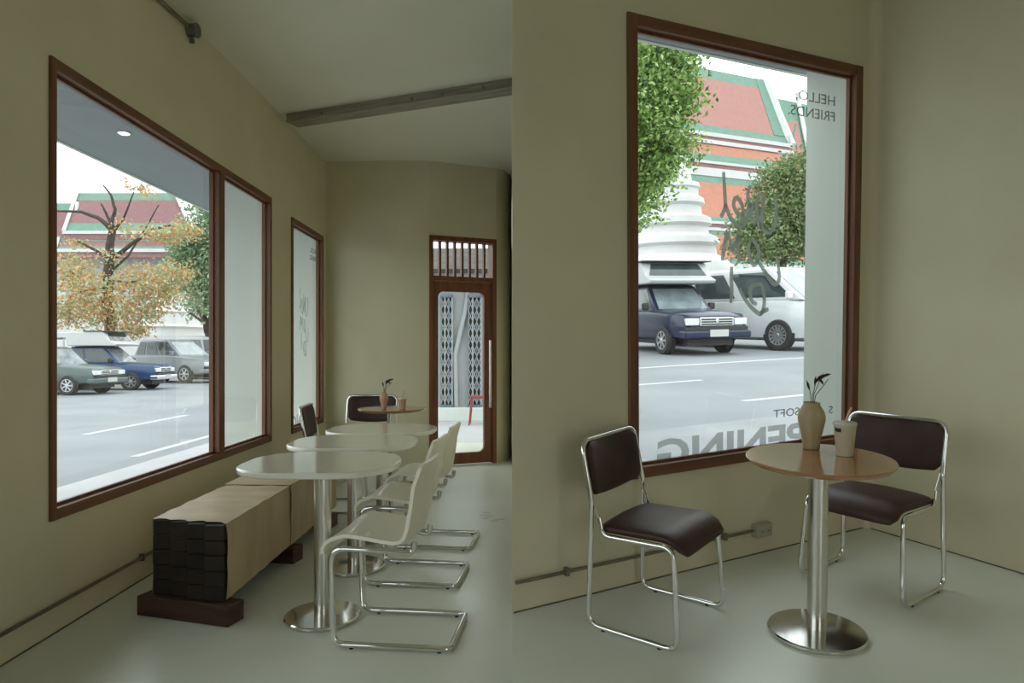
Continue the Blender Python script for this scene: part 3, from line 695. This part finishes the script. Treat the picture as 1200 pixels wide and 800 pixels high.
def vehicle(name, label, M, pt, kind, k=1.0, shield=CARGLASSL, sideg=CARGLASS, canopy=False, spokes=7, bumper=None, cat='car', rr=.34):
    v = thing(name, label, cat, M @ Matrix.Scale(k, 4))
    if kind == 'pickup':
        st = [(2.46,.72,.50,.78,.02),(2.42,.80,.42,.88,.03),(2.30,.845,.38,.95,.035),(1.7,.865,.36,1.00,.045),(.95,.87,.34,1.06,.04),(0,.875,.32,1.07,0),(-.9,.875,.32,1.07,0),(-2.42,.87,.38,1.05,0),(-2.5,.85,.42,1.02,0)]
        base = (1.05, -.95, .80, 1.04); roof = (.42, -.80, .67, 1.66); fx, fwh, rw_ = 2.47, 1.52, -1.45
    elif kind == 'suv':
        st = [(2.44,.74,.45,.80,.02),(2.36,.83,.38,.92,.04),(2.1,.875,.34,1.0,.05),(1.6,.89,.33,1.06,.05),(.9,.895,.32,1.12,.03),(0,.895,.32,1.13,0),(-1.5,.895,.32,1.13,0),(-2.3,.88,.36,1.10,0),(-2.42,.84,.42,1.05,0)]
        base = (1.15, -1.35, .82, 1.10); roof = (.35, -1.15, .68, 1.74); fx, fwh, rw_ = 2.45, 1.48, -1.45
    else:
        st = [(2.55,.76,.34,.88,.02),(2.48,.86,.28,1.02,.04),(2.2,.92,.26,1.14,.05),(1.7,.94,.25,1.22,.02),(0,.945,.25,1.22,0),(-2.45,.94,.28,1.22,0),(-2.6,.90,.34,1.16,0)]
        base = (2.12, -2.55, .90, 1.19); roof = (1.12, -2.45, .79, 1.97); fx, fwh, rw_ = 2.56, 1.50, -1.6
    MB().loft(body_rings(st)).build('body', pt, v, smooth=True, angle=32)
    bx0, bx1, bw, bz = base; rx0, rx1, rw2, rz = roof
    B = [(bx0, -bw, bz), (bx0, bw, bz), (bx1, bw, bz), (bx1, -bw, bz)]; Rf = [(rx0, -rw2, rz), (rx0, rw2, rz), (rx1, rw2, rz), (rx1, -rw2, rz)]
    Rc = [(rx0 - .12, -rw2 * .8, rz + .05), (rx0 - .12, rw2 * .8, rz + .05), (rx1 + .1, rw2 * .8, rz + .05), (rx1 + .1, -rw2 * .8, rz + .05)]
    MB().loft([B, Rf, Rc]).build('cabin', pt, v, bevel=.03, seg=2, smooth=True, angle=50)
    front = [B[0], B[1], Rf[1], Rf[0]]; left = [B[1], B[2], Rf[2], Rf[1]]; right = [B[3], B[0], Rf[0], Rf[3]]; rear = [B[2], B[3], Rf[3], Rf[2]]
    glasspane(v, 'windscreen', front, .07, .93, .06, .90, shield); glasspane(v, 'rear_window', rear, .1, .9, .25, .88, sideg)
    cuts = {'pickup': [(.06, .36), (.41, .93)], 'suv': [(.05, .24), (.28, .55), (.59, .94)], 'van': [(.03, .30), (.33, .60), (.66, .955)]}[kind]
    for a, c in cuts:
        glasspane(v, 'side_window', right, a, c, .10, .88, sideg); glasspane(v, 'side_window', left, 1 - c, 1 - a, .10, .88, sideg)
    yw = st[3][1] - .07
    for x in (fwh, rw_):
        for s in (-1, 1):
            MB().lathe([(rr*1.16, 0), (rr*1.16, .012)], 36, T(x, s*(yw+.045), rr + .03) @ RotX(-90*s)).build('wheel_arch', BLACKPL, v)
            wheel(v, x, s*(yw+.0), rr, spokes, .22)
    hb = .62 if kind != 'van' else .55
    for s in (-1, 1):
        if kind == 'van':
            MB().add([(2.47,s*.50,.86),(2.34,s*.86,.90),(2.18,s*.895,1.04),(2.36,s*.60,.98),(2.42,s*.50,.84),(2.3,s*.84,.88),(2.14,s*.87,1.0),(2.3,s*.58,.95)],[(0,1,2,3),(7,6,5,4),(0,4,5,1),(1,5,6,2),(2,6,7,3),(3,7,4,0)]).build('headlight', LAMPGL, v)
            MB().box(2.44, 2.57, s*.66 - .14, s*.66 + .14, .42, .52).build('fog_lamp', BLACKPL, v, bevel=.02)
        else:
            MB().box(fx - .14, fx + .012, min(s*.46, s*.79), max(s*.46, s*.79), .70, .86).build('headlight', LAMPGL, v, bevel=.02)
        mx_ = bx0 - .28
        m = MB().box(mx_ - .05, mx_ + .06, min(s*(bw+.05), s*(bw+.22)), max(s*(bw+.05), s*(bw+.22)), bz + .03, bz + .20).build('side_mirror', BLACKPL if pt in (P_NAVY, P_BLUE) else pt, v, bevel=.03)
    g = MB().box(fx - .10, fx + .006, -.44, .44, .68, .88).build('grille', CHR if kind != 'van' else BLACKPL, v, bevel=.015)
    for q in range(3): MB().box(fx, fx + .012, -.40, .40, .705 + .055*q, .738 + .055*q).build('grille_slot', BLACKPL, g)
    MB().lathe([(.045, 0), (.045, .01), (.035, .016)], 16, T(fx + .01, 0, .80) @ RotY(90) , 1, 1).build('emblem', CHR, g)
    bp = MB().box(fx - .25, fx + .10, -.86, .86, .40, .58).build('bumper', bumper or pt, v, bevel=.05, seg=3)
    MB().box(fx + .09, fx + .108, -.24, .24, .44, .60).build('licence_plate', PLATE, v, bevel=.004)
    MB().box(fx - .2, fx + .03, -.80, .80, .585, .665).build('bumper_gap', BLACKPL, v)
    MB().box(-2.2, 2.2, -.6, .6, .22, .40).build('underbody', BLACKPL, v)
    if canopy:
        side = [(-2.75, 2.20), (.42, 2.28), (.52, 2.25), (.74, 1.93), (1.04, 1.80), (.98, 1.72), (-.80, 1.72), (-.88, 2.02), (-2.75, 1.98)]
        MB().prism([(x, z) for x, z in side], -.92, .92, Matrix(((1,0,0,0),(0,0,1,0),(0,1,0,0),(0,0,0,1)))).build('canopy', CANVAS, v, bevel=.03)
        MB().add([(.555,-.66,2.235),(.555,.66,2.235),(.76,.80,1.935),(.76,-.80,1.935),(.50,-.66,2.20),(.50,.66,2.20),(.70,.80,1.90),(.70,-.80,1.90)],[(0,1,2,3),(7,6,5,4),(0,4,5,1),(1,5,6,2),(2,6,7,3),(3,7,4,0)]).build('canopy_window', CARGLASS, v)
        MB().box(-.2, .72, -.97, .97, 2.275, 2.30).build('visor', BLACKPL, v)
        for s in (-1, 1):
            for q in range(6): MB().box(-2.65 + .34*q, -2.62 + .34*q, s*.88 - .015, s*.88 + .015, 1.05, 2.05).build('bar', CANVAS, v)
            MB().box(-2.7, -.88, s*.88 - .02, s*.88 + .02, 1.50, 1.54).build('rail', CANVAS, v)
    return v
def by_wheel(px_, py_, z, ang, lx, ly, k):
    c, s = math.cos(math.radians(ang)), math.sin(math.radians(ang))
    return T(px_ - k*(c*lx - s*ly), py_ - k*(s*lx + c*ly), z) @ RotZ(ang)
vehicle('pickup_truck', 'grey-green pickup truck parked outside the long window', by_wheel(-14.4, 21.9, SZ, -6, 1.52, -.8, .93), P_GREEN, 'pickup', .93, bumper=P_GREEN)
vehicle('canopied_pickup_truck', 'mid-blue pickup truck with barred white canopy beside the grey-green pickup', by_wheel(-14.0, 24.8, SZ, 4, 1.52, -.8, .95), P_BLUE, 'pickup', .95, canopy=True, bumper=CHR, cat='truck')
vehicle('silver_car', 'silver off-road car parked on the far side of the blue pickup', by_wheel(-14.8, 30.6, SZ, -20, 1.48, -.82, 1.12), P_SILVER, 'suv', 1.12, spokes=6, rr=.37)
vehicle('parked_van', 'pale grey van standing behind the silver car', by_wheel(-13.2, 34.6, SZ, -10, 1.5, -.87, 1.1), P_GREYW, 'van', 1.1)

# ------------------------------------------------------------------ trees
BARK = mat('dark_bark', (.035, .028, .022), .9, 0, (.075, .06, .05), 5, 8, .5, 18)
L_AUT = leafmat('autumn_leaves', [(0, (.46, .19, .06)), (.18, (.60, .33, .12)), (.38, (.62, .44, .22)), (.55, (.50, .47, .24)), (.78, (.28, .37, .16)), (1, (.66, .58, .40))])
L_GRN = leafmat('green_leaves', [(0, (.05, .11, .02)), (.25, (.14, .26, .05)), (.55, (.27, .42, .10)), (.8, (.40, .53, .18)), (1, (.55, .64, .32))])
L_PALE = leafmat('pale_green_leaves', [(0, (0.135, 0.225, 0.105)), (.5, (0.255, 0.36, 0.195)), (1, (0.375, 0.465, 0.3))])
L_BUSH = leafmat('bush_leaves', [(0, (.06, .11, .035)), (.4, (.14, .22, .075)), (.8, (.27, .35, .14)), (.93, (.34, .38, .20)), (.95, (.42, .22, .14)), (1, (.46, .30, .20))])
def foliage(root, blobs, leaf, material, seed, centre):
    rg = np.random.default_rng(seed); V = []
    for (c, r, n) in blobs:
        d_ = rg.normal(size=(n, 3)); d_ /= np.linalg.norm(d_, axis=1)[:, None]
        q = np.array(c) - np.array(centre) + d_ * np.array(r) * np.minimum(np.abs(rg.normal(.75, .32, (n, 1))), 1.45)
        a = rg.normal(size=(n, 3)); a /= np.linalg.norm(a, axis=1)[:, None]
        b = np.cross(a, rg.normal(size=(n, 3))); b /= np.linalg.norm(b, axis=1)[:, None]
        L = leaf * rg.uniform(.6, 1.3, (n, 1)); V.append(np.stack([q - a*L, q + b*L*.5, q + a*L, q - b*L*.5], 1))
    V = np.concatenate(V).reshape(-1, 3); n = len(V) // 4
    me = bpy.data.meshes.new('foliage'); me.from_pydata(V.tolist(), [], [(4*i, 4*i+1, 4*i+2, 4*i+3) for i in range(n)])
    me.materials.append(material); o = bpy.data.objects.new('foliage', me); COL.objects.link(o); o.parent = root; o['kind'] = 'stuff'; return o
def limb(root, pts, r0, r1, centre, name='branch'):
    P = [Vector(p) - Vector(centre) for p in pts]; Q = []
    for i in range(len(P) - 1):
        for k in range(4): Q.append(P[i].lerp(P[i+1], k/4) + Vector((random.uniform(-1,1), random.uniform(-1,1), 0)) * r1 * .4)
    Q.append(P[-1]); n = len(Q)
    MB().tube(Q, r0, 8, radii=[r0 + (r1 - r0) * i / (n-1) for i in range(n)]).build(name, BARK, root, smooth=True)
Y = 29.6
cen = LP(133, 452, Y); cen.z = SZ
tr = thing('autumn_tree', 'tree with bare dark branches and orange leaves behind the parked pickups', 'tree', T(*cen))
tp = lambda u, v, dy=0: LP(u, v, Y + dy)
limb(tr, [cen, tp(131, 400), tp(125, 345), tp(130, 300), tp(130, 262)], .32, .14, cen, 'trunk')
for pts, r in (([tp(130,268), tp(115,255), tp(95,248), tp(62,247)], .11), ([tp(130,264), tp(135,245), tp(130,228), tp(121,217)], .09), ([tp(130,262), tp(122,245), tp(118,238)], .07),
               ([tp(131,275), tp(145,255), tp(157,225)], .07), ([tp(130,305), tp(155,285), tp(180,268), tp(200,264)], .11), ([tp(130,305), tp(110,292), tp(90,282)], .09),
               ([tp(128,320), tp(150,300), tp(172,265), tp(186,240)], .06), ([tp(128,330), tp(160,330), tp(190,345)], .07), ([tp(128,335), tp(100,340), tp(75,350)], .07)):
    limb(tr, pts, r, r * .35, cen)
bl = []
for (u, v, ru, rv, n, dy) in ((85,320,24,24,850,0),(105,345,30,26,900,-.6),(80,365,20,20,600,0),(160,330,26,22,650,.5),(190,340,26,22,750,0),(205,320,18,14,400,0),(195,275,26,10,420,-.5),(220,268,10,10,150,-.5),
                              (165,365,24,20,600,0),(150,385,14,14,220,-.5),(165,222,14,8,130,.5),(130,300,10,8,60,-.6),(150,270,14,14,90,.5),(145,350,30,30,380,-.8),(90,285,8,5,70,0),(120,370,26,18,450,-.5),(160,388,10,8,120,0)):
    k = Y / F; bl.append((tp(u, v, dy), (ru*k, 1.3, rv*k), n))
bl = [(c_, r_, int(n_ * 1.5)) for c_, r_, n_ in bl]
foliage(tr, bl, .085, L_AUT, 3, cen)
cen = LP(242, 432, 38.8); cen.z = SZ
tr = thing('green_tree', 'pale green leafy tree right of the orange-leaved tree', 'tree', T(*cen))
tp = lambda u, v, dy=0: LP(u, v, 38.8 + dy)
limb(tr, [cen, tp(246, 400), tp(240, 375), tp(225, 350)], .28, .1, cen, 'trunk'); limb(tr, [tp(242, 380), tp(228, 370), tp(220, 365)], .1, .05, cen); limb(tr, [tp(244, 390), tp(252, 340), tp(258, 300)], .14, .05, cen)
bl = [(tp(u, v), (ru*38.8/F, 1.8, rv*38.8/F), n) for u, v, ru, rv, n in ((232,300,26,36,1500),(246,262,22,28,900),(238,345,24,26,900),(215,310,14,20,400),(262,320,24,50,1200),(218,285,14,14,300))]
bl = [(c_, r_, int(n_ * 2)) for c_, r_, n_ in bl]
foliage(tr, bl, .13, L_PALE, 5, cen)
# ------------------------------------------------------------------ temple, wall and stupa seen through the long window
RTILE = mat('red_roof_tile', (0.31, 0.135, 0.115), .7, 0, (0.36, 0.165, 0.14), 3, 8, .3, 24, stretch=(1.86, 0.62, 0.62))
RTILEP = mat('pale_red_roof_tile', (0.19, 0.085, 0.085), .7, 0, (0.23, 0.11, 0.11), 3, 8, .3, 24, stretch=(2.25, 0.75, 0.75))
GTILE = mat('green_roof_tile', (0.0992, 0.205, 0.149), .7, 0, (0.136, 0.248, 0.186), 3, 8, .3, 24)
WREND = mat('white_temple_render', (0.59, 0.583, 0.576), .8, 0, (0.634, 0.626, 0.619), 1.2, 5, .1, 8)
MAUVE = mat('mauve_band', (0.252, 0.12, 0.12), .7, 0, (0.3, 0.156, 0.15), 4)
def slab(root, name, a, b_, c, d_, material, th=.12):
    P = [Vector(p) for p in (a, b_, c, d_)]; nn = (P[1]-P[0]).cross(P[3]-P[0]).normalized() * th
    return MB().add([tuple(p) for p in P] + [tuple(p - nn) for p in P], [(0,1,2,3),(7,6,5,4),(0,4,5,1),(1,5,6,2),(2,6,7,3),(3,7,4,0)]).build(name, material, root)
te = thing('temple_hall', 'distant temple hall with faded red and green tiled roof behind the orange tree', 'building', I4)
def lroof(u0, u1, vtop, vbot, ut0, ut1, y0, y1, g=.14, red=RTILEP):
    """tier between eave (vbot, depth y0) and top (vtop, depth y1); slanted side edges"""
    A = LP(u0, vbot, y0); B = LP(u1, vbot, y0); C = LP(ut1, vtop, y1); D = LP(ut0, vtop, y1)
    q = lambda s, t: (A*(1-s)+B*s)*(1-t) + (D*(1-s)+C*s)*t
    slab(te, 'roof_border', q(0,0), q(1,0), q(1,g), q(0,g), GTILE); slab(te, 'roof_panel', q(0,g), q(1,g), q(1,1-g), q(0,1-g), red); slab(te, 'roof_border', q(0,1-g), q(1,1-g), q(1,1), q(0,1), GTILE)
    sd = Vector((0, -.15, 0))
    for s in (0, 1): MB().tube([q(s,0)+sd, q(s,1)+sd], .13, 6).build('bargeboard', WREND, te)
    MB().box(A.x, B.x, y0 - .3, y0 + .1, A.z - .24, A.z).build('fascia', WREND, te); MB().box(A.x, B.x, y0 - .2, y0 + .2, A.z - .62, A.z - .24).build('band', MAUVE, te)
lroof(76, 226, 226, 271, 92, 206, 50, 54, .2); lroof(66, 236, 279, 292, 70, 232, 48.5, 50, .25); lroof(40, 86, 238, 292, 62, 92, 49.5, 53, .2)
e0 = LP(50, 292, 50.5); e1 = LP(240, 292, 50.5)
MB().box(e0.x, e1.x, 50.5, 62, SZ, e0.z).build('wall', WREND, te)
MB().tube([LP(206,226,54), LP(212, 222, 54), LP(216, 208, 54)], .12, 6).build('finial', WREND, te)
tag(MB().box(-36, -14.5, 41.5, 41.8, SZ, 2.3).build('perimeter_wall', WREND), 'long white perimeter wall behind the parked cars', 'wall')
def stupa(root, prof):
    MB().lathe(prof, 40).build('tiers', WREND, root, smooth=True, angle=25)
    top = prof[-1]; MB().lathe([(top[0]*.8, top[1]), (.02, top[1] + top[0]*3)], 20).build('spire', WREND, root, smooth=True)
cst = LP(200, 400, 45.5); 
st_ = thing('white_stupa', 'white tiered stupa rising between the orange and green trees', 'monument', T(cst.x, 45.5, SZ))
stupa(st_, [(3.0, 0), (3.0, .6), (2.7, .7), (2.6, 1.8), (2.8, 1.9), (2.8, 2.1), (2.2, 2.3), (2.1, 3.0), (2.3, 3.1), (1.8, 3.3), (1.6, 4.0), (1.7, 4.1), (1.3, 4.3), (.8, 5.4), (.4, 6.3)])
# ------------------------------------------------------------------ alley behind the glazed door
ALW = mat('pale_alley_wall', (0.35, 0.37, 0.375), .8, 0, (0.39, 0.405, 0.405), 1.5, 6, .1, 12)
GATEM = mat('blue_grey_gate_steel', (.13, .18, .24), .5, .4, (.20, .26, .33), 6)
ROOFD = mat('dark_old_tiles', (.025, .022, .018), .9, 0, (.07, .062, .05), 6, 8, .4, 20)
sh = thing('shop_front', 'pale shop front across the alley beyond the glazed door', 'building', T(0, 12.5, 0))
MB().box(-4.1, .3, 0, .2, -.02, 2.72).build('wall', ALW, sh)
MB().box(-4.2, .35, -.35, .02, 2.58, 2.70).build('awning_board', ALW, sh)
rr_ = MB()
slab(sh, 'roof', (-4.3, -.5, 2.72), (.4, -.5, 2.72), (.4, 2.5, 3.55), (-4.3, 2.5, 3.55), ROOFD, .08)
MB().box(-4.1, .3, -.22, 0, -.02, .22).build('step', FINM, sh, bevel=.01)
MB().tube([(-1.03, -.06, .23), (-1.05, -.06, 1.2), (-.86, -.06, 2.0), (-.80, -.06, 2.45), (-.4, -.06, 2.5)], .045, 8).build('drain_pipe', ALW, sh, smooth=True)
def gate(x0, x1, label):
    g = thing('folding_gate', label, 'gate', T((x0 + x1) / 2, 12.40, 0), 'folding gates across the alley')
    w_ = (x1 - x0) / 2; m = max(3, int((x1 - x0) / .09))
    MB().box(-w_ - .02, w_ + .02, -.02, 0, .22, .27).build('rail', GATEM, g); MB().box(-w_ - .02, w_ + .02, -.02, 0, 2.24, 2.3).build('rail', GATEM, g)
    MB().box(-w_, w_, .02, .05, .22, 2.28).build('shutter', RIMD, g)
    for k in range(m + 1):
        x = -w_ + 2 * w_ * k / m; MB().box(x - .011, x + .011, -.02, .015, .25, 2.26).build('bar', ALW if k % 2 else GATEM, g)
    for j in range(9):
        z = .30 + .215 * j
        for k in range(m):
            xa = -w_ + 2*w_*k/m; xb = xa + 2*w_/m
            MB().tube([(xa, -.026, z), (xb, -.026, z + .2)], .006, 4).tube([(xb, -.026, z), (xa, -.026, z + .2)], .006, 4).build('lattice', ALW, g)
gate(-1.30, -1.10, 'narrow blue-grey folding gate left of the drain pipe'); gate(-.80, -.57, 'blue-grey folding gate right of the drain pipe near the red stool')
REDP = mat('red_plastic', (0.27, 0.03, 0.036), .4, 0, (0.312, 0.042, 0.048), 5)
sto = thing('plastic_stool', 'small red plastic stool in the alley beyond the door', 'stool', T(-.575, 11.7, -.02))
MB().box(-.15, .15, -.15, .15, .46, .50).build('seat', REDP, sto, bevel=.02)
for sx in (-1, 1):
    for sy in (-1, 1): MB().tube([(sx*.16, sy*.16, .0), (sx*.12, sy*.12, .46)], .014, 6).build('leg', REDP, sto)

# ================================================================== outdoors, corner-window side (frame of the corner room)
RS = .15
def outside(poly, z0, z1, name, m): return tag(MB().prism(poly, z0, z1).build(name, m, M=MR), kind='structure')
lim = lambda y: cutx(y, 0) + .35 + .02 * y
outside([(lim(2.6), 2.6), (26, 2.6), (60, 2.6), (60, 70), (lim(70) + 2, 70)], RS - .2, RS, 'street_corner', ASPHALT)
outside([(lim(.08), .08), (26, .08), (26, 2.6), (lim(2.6), 2.6)], RS - .2, RS + .03, 'pavement_corner', PAVED)
def rline(u0, u1, v, wd, label):
    o = MRI @ Vector((0, 0, EYE))
    def gp_(u, v):
        dd = MRI.to_3x3() @ Vector(((u - CX) / F, 1, -(v - CY) / F)); t = (RS - o.z) / dd.z; return o + dd * t
    a = gp_(u0, v[0]); b_ = gp_(u1, v[1]); y = (a.y + b_.y) / 2
    road_line(a.x, b_.x, y - wd/2, y + wd/2, RS, label, MR)
rline(690, 980, (435, 416.5), .16, 'long white line in front of the parked navy truck')
rline(735, 820, (452.3, 445), .12, 'white lane dash on the street outside the lettered window')
rline(875, 975, (470.5, 458.5), .12, 'white lane dash seen beside the vase on the street')
cp = thing('canopy', 'narrow pale canopy over the pavement outside the lettered window', 'canopy', MR @ T(0, .08, 2.92))
MB().box(-2.0, 2.5, 0, .42, 0, .28).build('slab', SOFFIT, cp); MB().box(-2.0, 2.5, .42, .45, -.005, .30).build('edge_trim', FINM, cp)
tag(MB().box(-.055, .16, .08, .43, 0.1, 2.92).build('wall_fin_3', FINM, M=MR), kind='structure')
vehicle('canopied_pickup_truck', 'dark navy pickup truck with white roof canopy outside the lettered window', MR @ T(9.29 - 1.15*1.52*math.cos(math.radians(259)), 11.72 - 1.15*1.52*math.sin(math.radians(259)), RS) @ RotZ(259), P_NAVY, 'pickup', 1.15, canopy=True, bumper=P_NAVY, cat='truck')
vehicle('white_van', 'large white van parked beside the navy pickup truck', MR @ by_wheel(11.95, 11.10, RS, 275, 1.5, -.87, 1.22), P_WHITE, 'van', 1.22, spokes=14, cat='van', rr=.37)
def rtree(name, label, u, y, mats, blobs, leaf, seed, trunk):
    cen = RP(u, 360, y); cen.z = RS
    t = thing(name, label, 'tree', MR @ T(*cen))
    limb(t, [cen, *[RP(a, b_, y) for a, b_ in trunk]], .22, .07, cen, 'trunk')
    for (a, b_, ru, rv, n) in blobs[::3]:
        limb(t, [RP(*trunk[-2], y), RP(a, b_, y)], .07, .025, cen)
    k = (RP(u + 10, 300, y) - RP(u, 300, y)).length / 10 * .8
    foliage(t, [(RP(a, b_, y), (ru*k, 1.4, rv*k), int(n * 2.6)) for a, b_, ru, rv, n in blobs], leaf, mats, seed, cen)
rtree('green_tree', 'bright green leafy tree in front of the red temple roofs', 725, 13, L_GRN,
      [(755,70,26,24,1500),(775,85,26,28,1700),(750,110,30,30,1700),(778,125,26,28,1700),(752,160,26,28,1500),(772,180,24,24,1300),(758,205,20,20,900),(752,235,10,22,350),(720,120,40,70,2600),(715,60,40,40,1400),(748,262,6,8,60)], .075, 11, [(724,300),(728,230),(740,160)])
rtree('bush_tree', 'dense green tree with a few reddish leaves above the white van', 918, 19, L_BUSH,
      [(915,215,22,20,1100),(935,205,22,22,1100),(900,250,22,24,1200),(930,250,28,30,1500),(885,285,22,18,900),(920,285,34,22,1500),(955,240,30,50,1800),(880,262,12,10,250),(948,190,16,12,400)], .09, 12, [(918,330),(918,290),(925,230)])
# temple with three red and green tiers
te = thing('temple_hall', 'large temple hall with stacked red and green tiled roofs and white bands', 'building', MR)
def rz(v, y): return RP(850, v, y).z
def tier(u_l, u_r, vt, vb, y0, y1, gt, gb, utr=None, red=RTILE):
    """sloping tier: eave at depth y0 / pixel row vb, top at y1 / vt (rows read at column 850)"""
    zb, zt = rz(vb, y0), rz(vt, y1); xl = RP(u_l, 300, y0).x - 6; xr = RP(u_r, vb, y0).x; xt = RP(utr, vt, y1).x if utr else xr
    q = lambda s, t: Vector((xl + (xr - xl) * s, y0, zb)) * (1-t) + Vector((xl + (xt - xl) * s, y1, zt)) * t
    slab(te, 'roof_border', q(0,0), q(1,0), q(1,gb), q(0,gb), GTILE); slab(te, 'roof_panel', q(0,gb), q(1,gb), q(1,1-gt), q(0,1-gt), red)
    slab(te, 'roof_border', q(0,1-gt), q(1,1-gt), q(1,1), q(0,1), GTILE)
    if utr:
        slab(te, 'roof_border', q(.93,gb) + Vector((0,-.03,.03)), q(1,gb) + Vector((0,-.03,.03)), q(1,1) + Vector((0,-.03,.03)), q(.95,1) + Vector((0,-.03,.03)), GTILE)
        MB().tube([q(1,-.02) + Vector((.1,-.2,0)), q(1,.5) + Vector((.05,-.2,-.1)), q(1,1.03) + Vector((.1,-.2,.1)), q(1,1.10) + Vector((.0,-.2,.5))], .24, 8).build('bargeboard', WREND, te)
    return xl, xr
def band(xl, xr, va, vb, y, material, nm='fascia'): MB().box(xl, xr, y - .15, y + .3, rz(vb, y), rz(va, y)).build(nm, material, te)
xl, xr = tier(735, 926, 85, 158, 40, 46, .16, .10, 897)
band(xl, xr, 158, 162.5, 39.8, WREND); band(xl, xr, 162.5, 166.5, 39.9, MAUVE, 'band'); band(xl, xr, 166.5, 171, 39.7, WREND)
RTILEB = mat('bright_red_roof_tile', (0.38, 0.145, 0.09), .7, 0, (0.43, 0.175, 0.115), 3, 8, .3, 24)
xl, xr = tier(735, 930, 171, 191, 38, 39.7, .02, .42, red=RTILEB)
band(xl, xr, 191, 194, 37.9, WREND); band(xl, xr, 194, 199, 38, MAUVE, 'band'); band(xl, xr, 199, 208.5, 37.8, WREND)
xl, xr = tier(735, 945, 208.5, 260, 34.5, 37.7, .15, .10, red=RTILEB)
band(xl, xr, 260, 263, 34.4, WREND); band(xl, xr, 263, 267.5, 34.5, MAUVE, 'band'); band(xl, xr, 267.5, 271, 34.3, WREND)
xl, xr = tier(735, 960, 271, 309, 32.5, 34.2, .13, .15, red=RTILEB)
band(xl, xr, 309, 315, 32.4, WREND)
MB().box(xl, xr - 1, 33, 46, RS, rz(312, 33)).build('wall', WREND, te)
MB().add([tuple(RP(926,158,40)), tuple(RP(897,85,46)), tuple(RP(926,158,40) + Vector((0, 12, 0))), tuple(RP(926,158,40) + Vector((-.4, 0, -3))), tuple(RP(926,158,40) + Vector((-.4, 12, -3)))], [(0, 2, 1), (0, 3, 4, 2), (0,1,3), (1,2,4), (1,4,3)]).build('gable', WREND, te)
# second gabled roof further back
t2 = thing('temple_gable', 'smaller red and green temple gable roof behind the large hall', 'building', MR)
def far_quad(nm, pts, y0, y1, material):
    P = [RP(u, v, y) for (u, v), y in zip(pts, (y0, y0, y1, y1))]; return slab(t2, nm, *P, material, .2)
far_quad('roof_border', [(902,196),(975,208),(962,126),(905,114)], 55, 62, GTILE)
far_quad('roof_panel', [(906,192),(945,196),(932,128),(908,124)], 54.8, 61.4, RTILE)
MB().tube([RP(953,205,54.7), RP(944,160,58), RP(936,120,61.5), RP(934,108,61.5)], .28, 8).build('bargeboard', WREND, t2)
MB().tube([RP(934,175,54), RP(929,160,54), RP(932,145,54)], .12, 6).build('finial', GTILE, t2)
a = RP(902,200,56); b_ = RP(965,208,56)
MB().box(a.x, b_.x, 56, 66, RS, a.z).build('wall', WREND, t2)
# stupa
ys = 27.0; k = (RP(800, 300, ys) - RP(790, 300, ys)).x / 10
c0 = RP(788, 300, ys)
st_ = thing('white_stupa', 'white tiered stupa between the green tree and the temple roofs', 'monument', MR @ T(c0.x, ys, RS))
prof = []
kk = k * .78
for i, (v, hwid) in enumerate(((352,80),(330,74),(312,66),(306,60),(300,50),(291,48),(288,53),(281,51),(276,41),(268,39),(265,44),(258,43),(253,33),(244,32),(241,36),(235,35),(231,29),(224,29),(222,31),(217,30),(214,22),(204,20),(196,17),(186,13),(178,8))):
    prof.append((hwid * kk, max(0, RP(788, v, ys).z - RS)))
prof[0] = (prof[0][0], 0)
stupa(st_, prof)
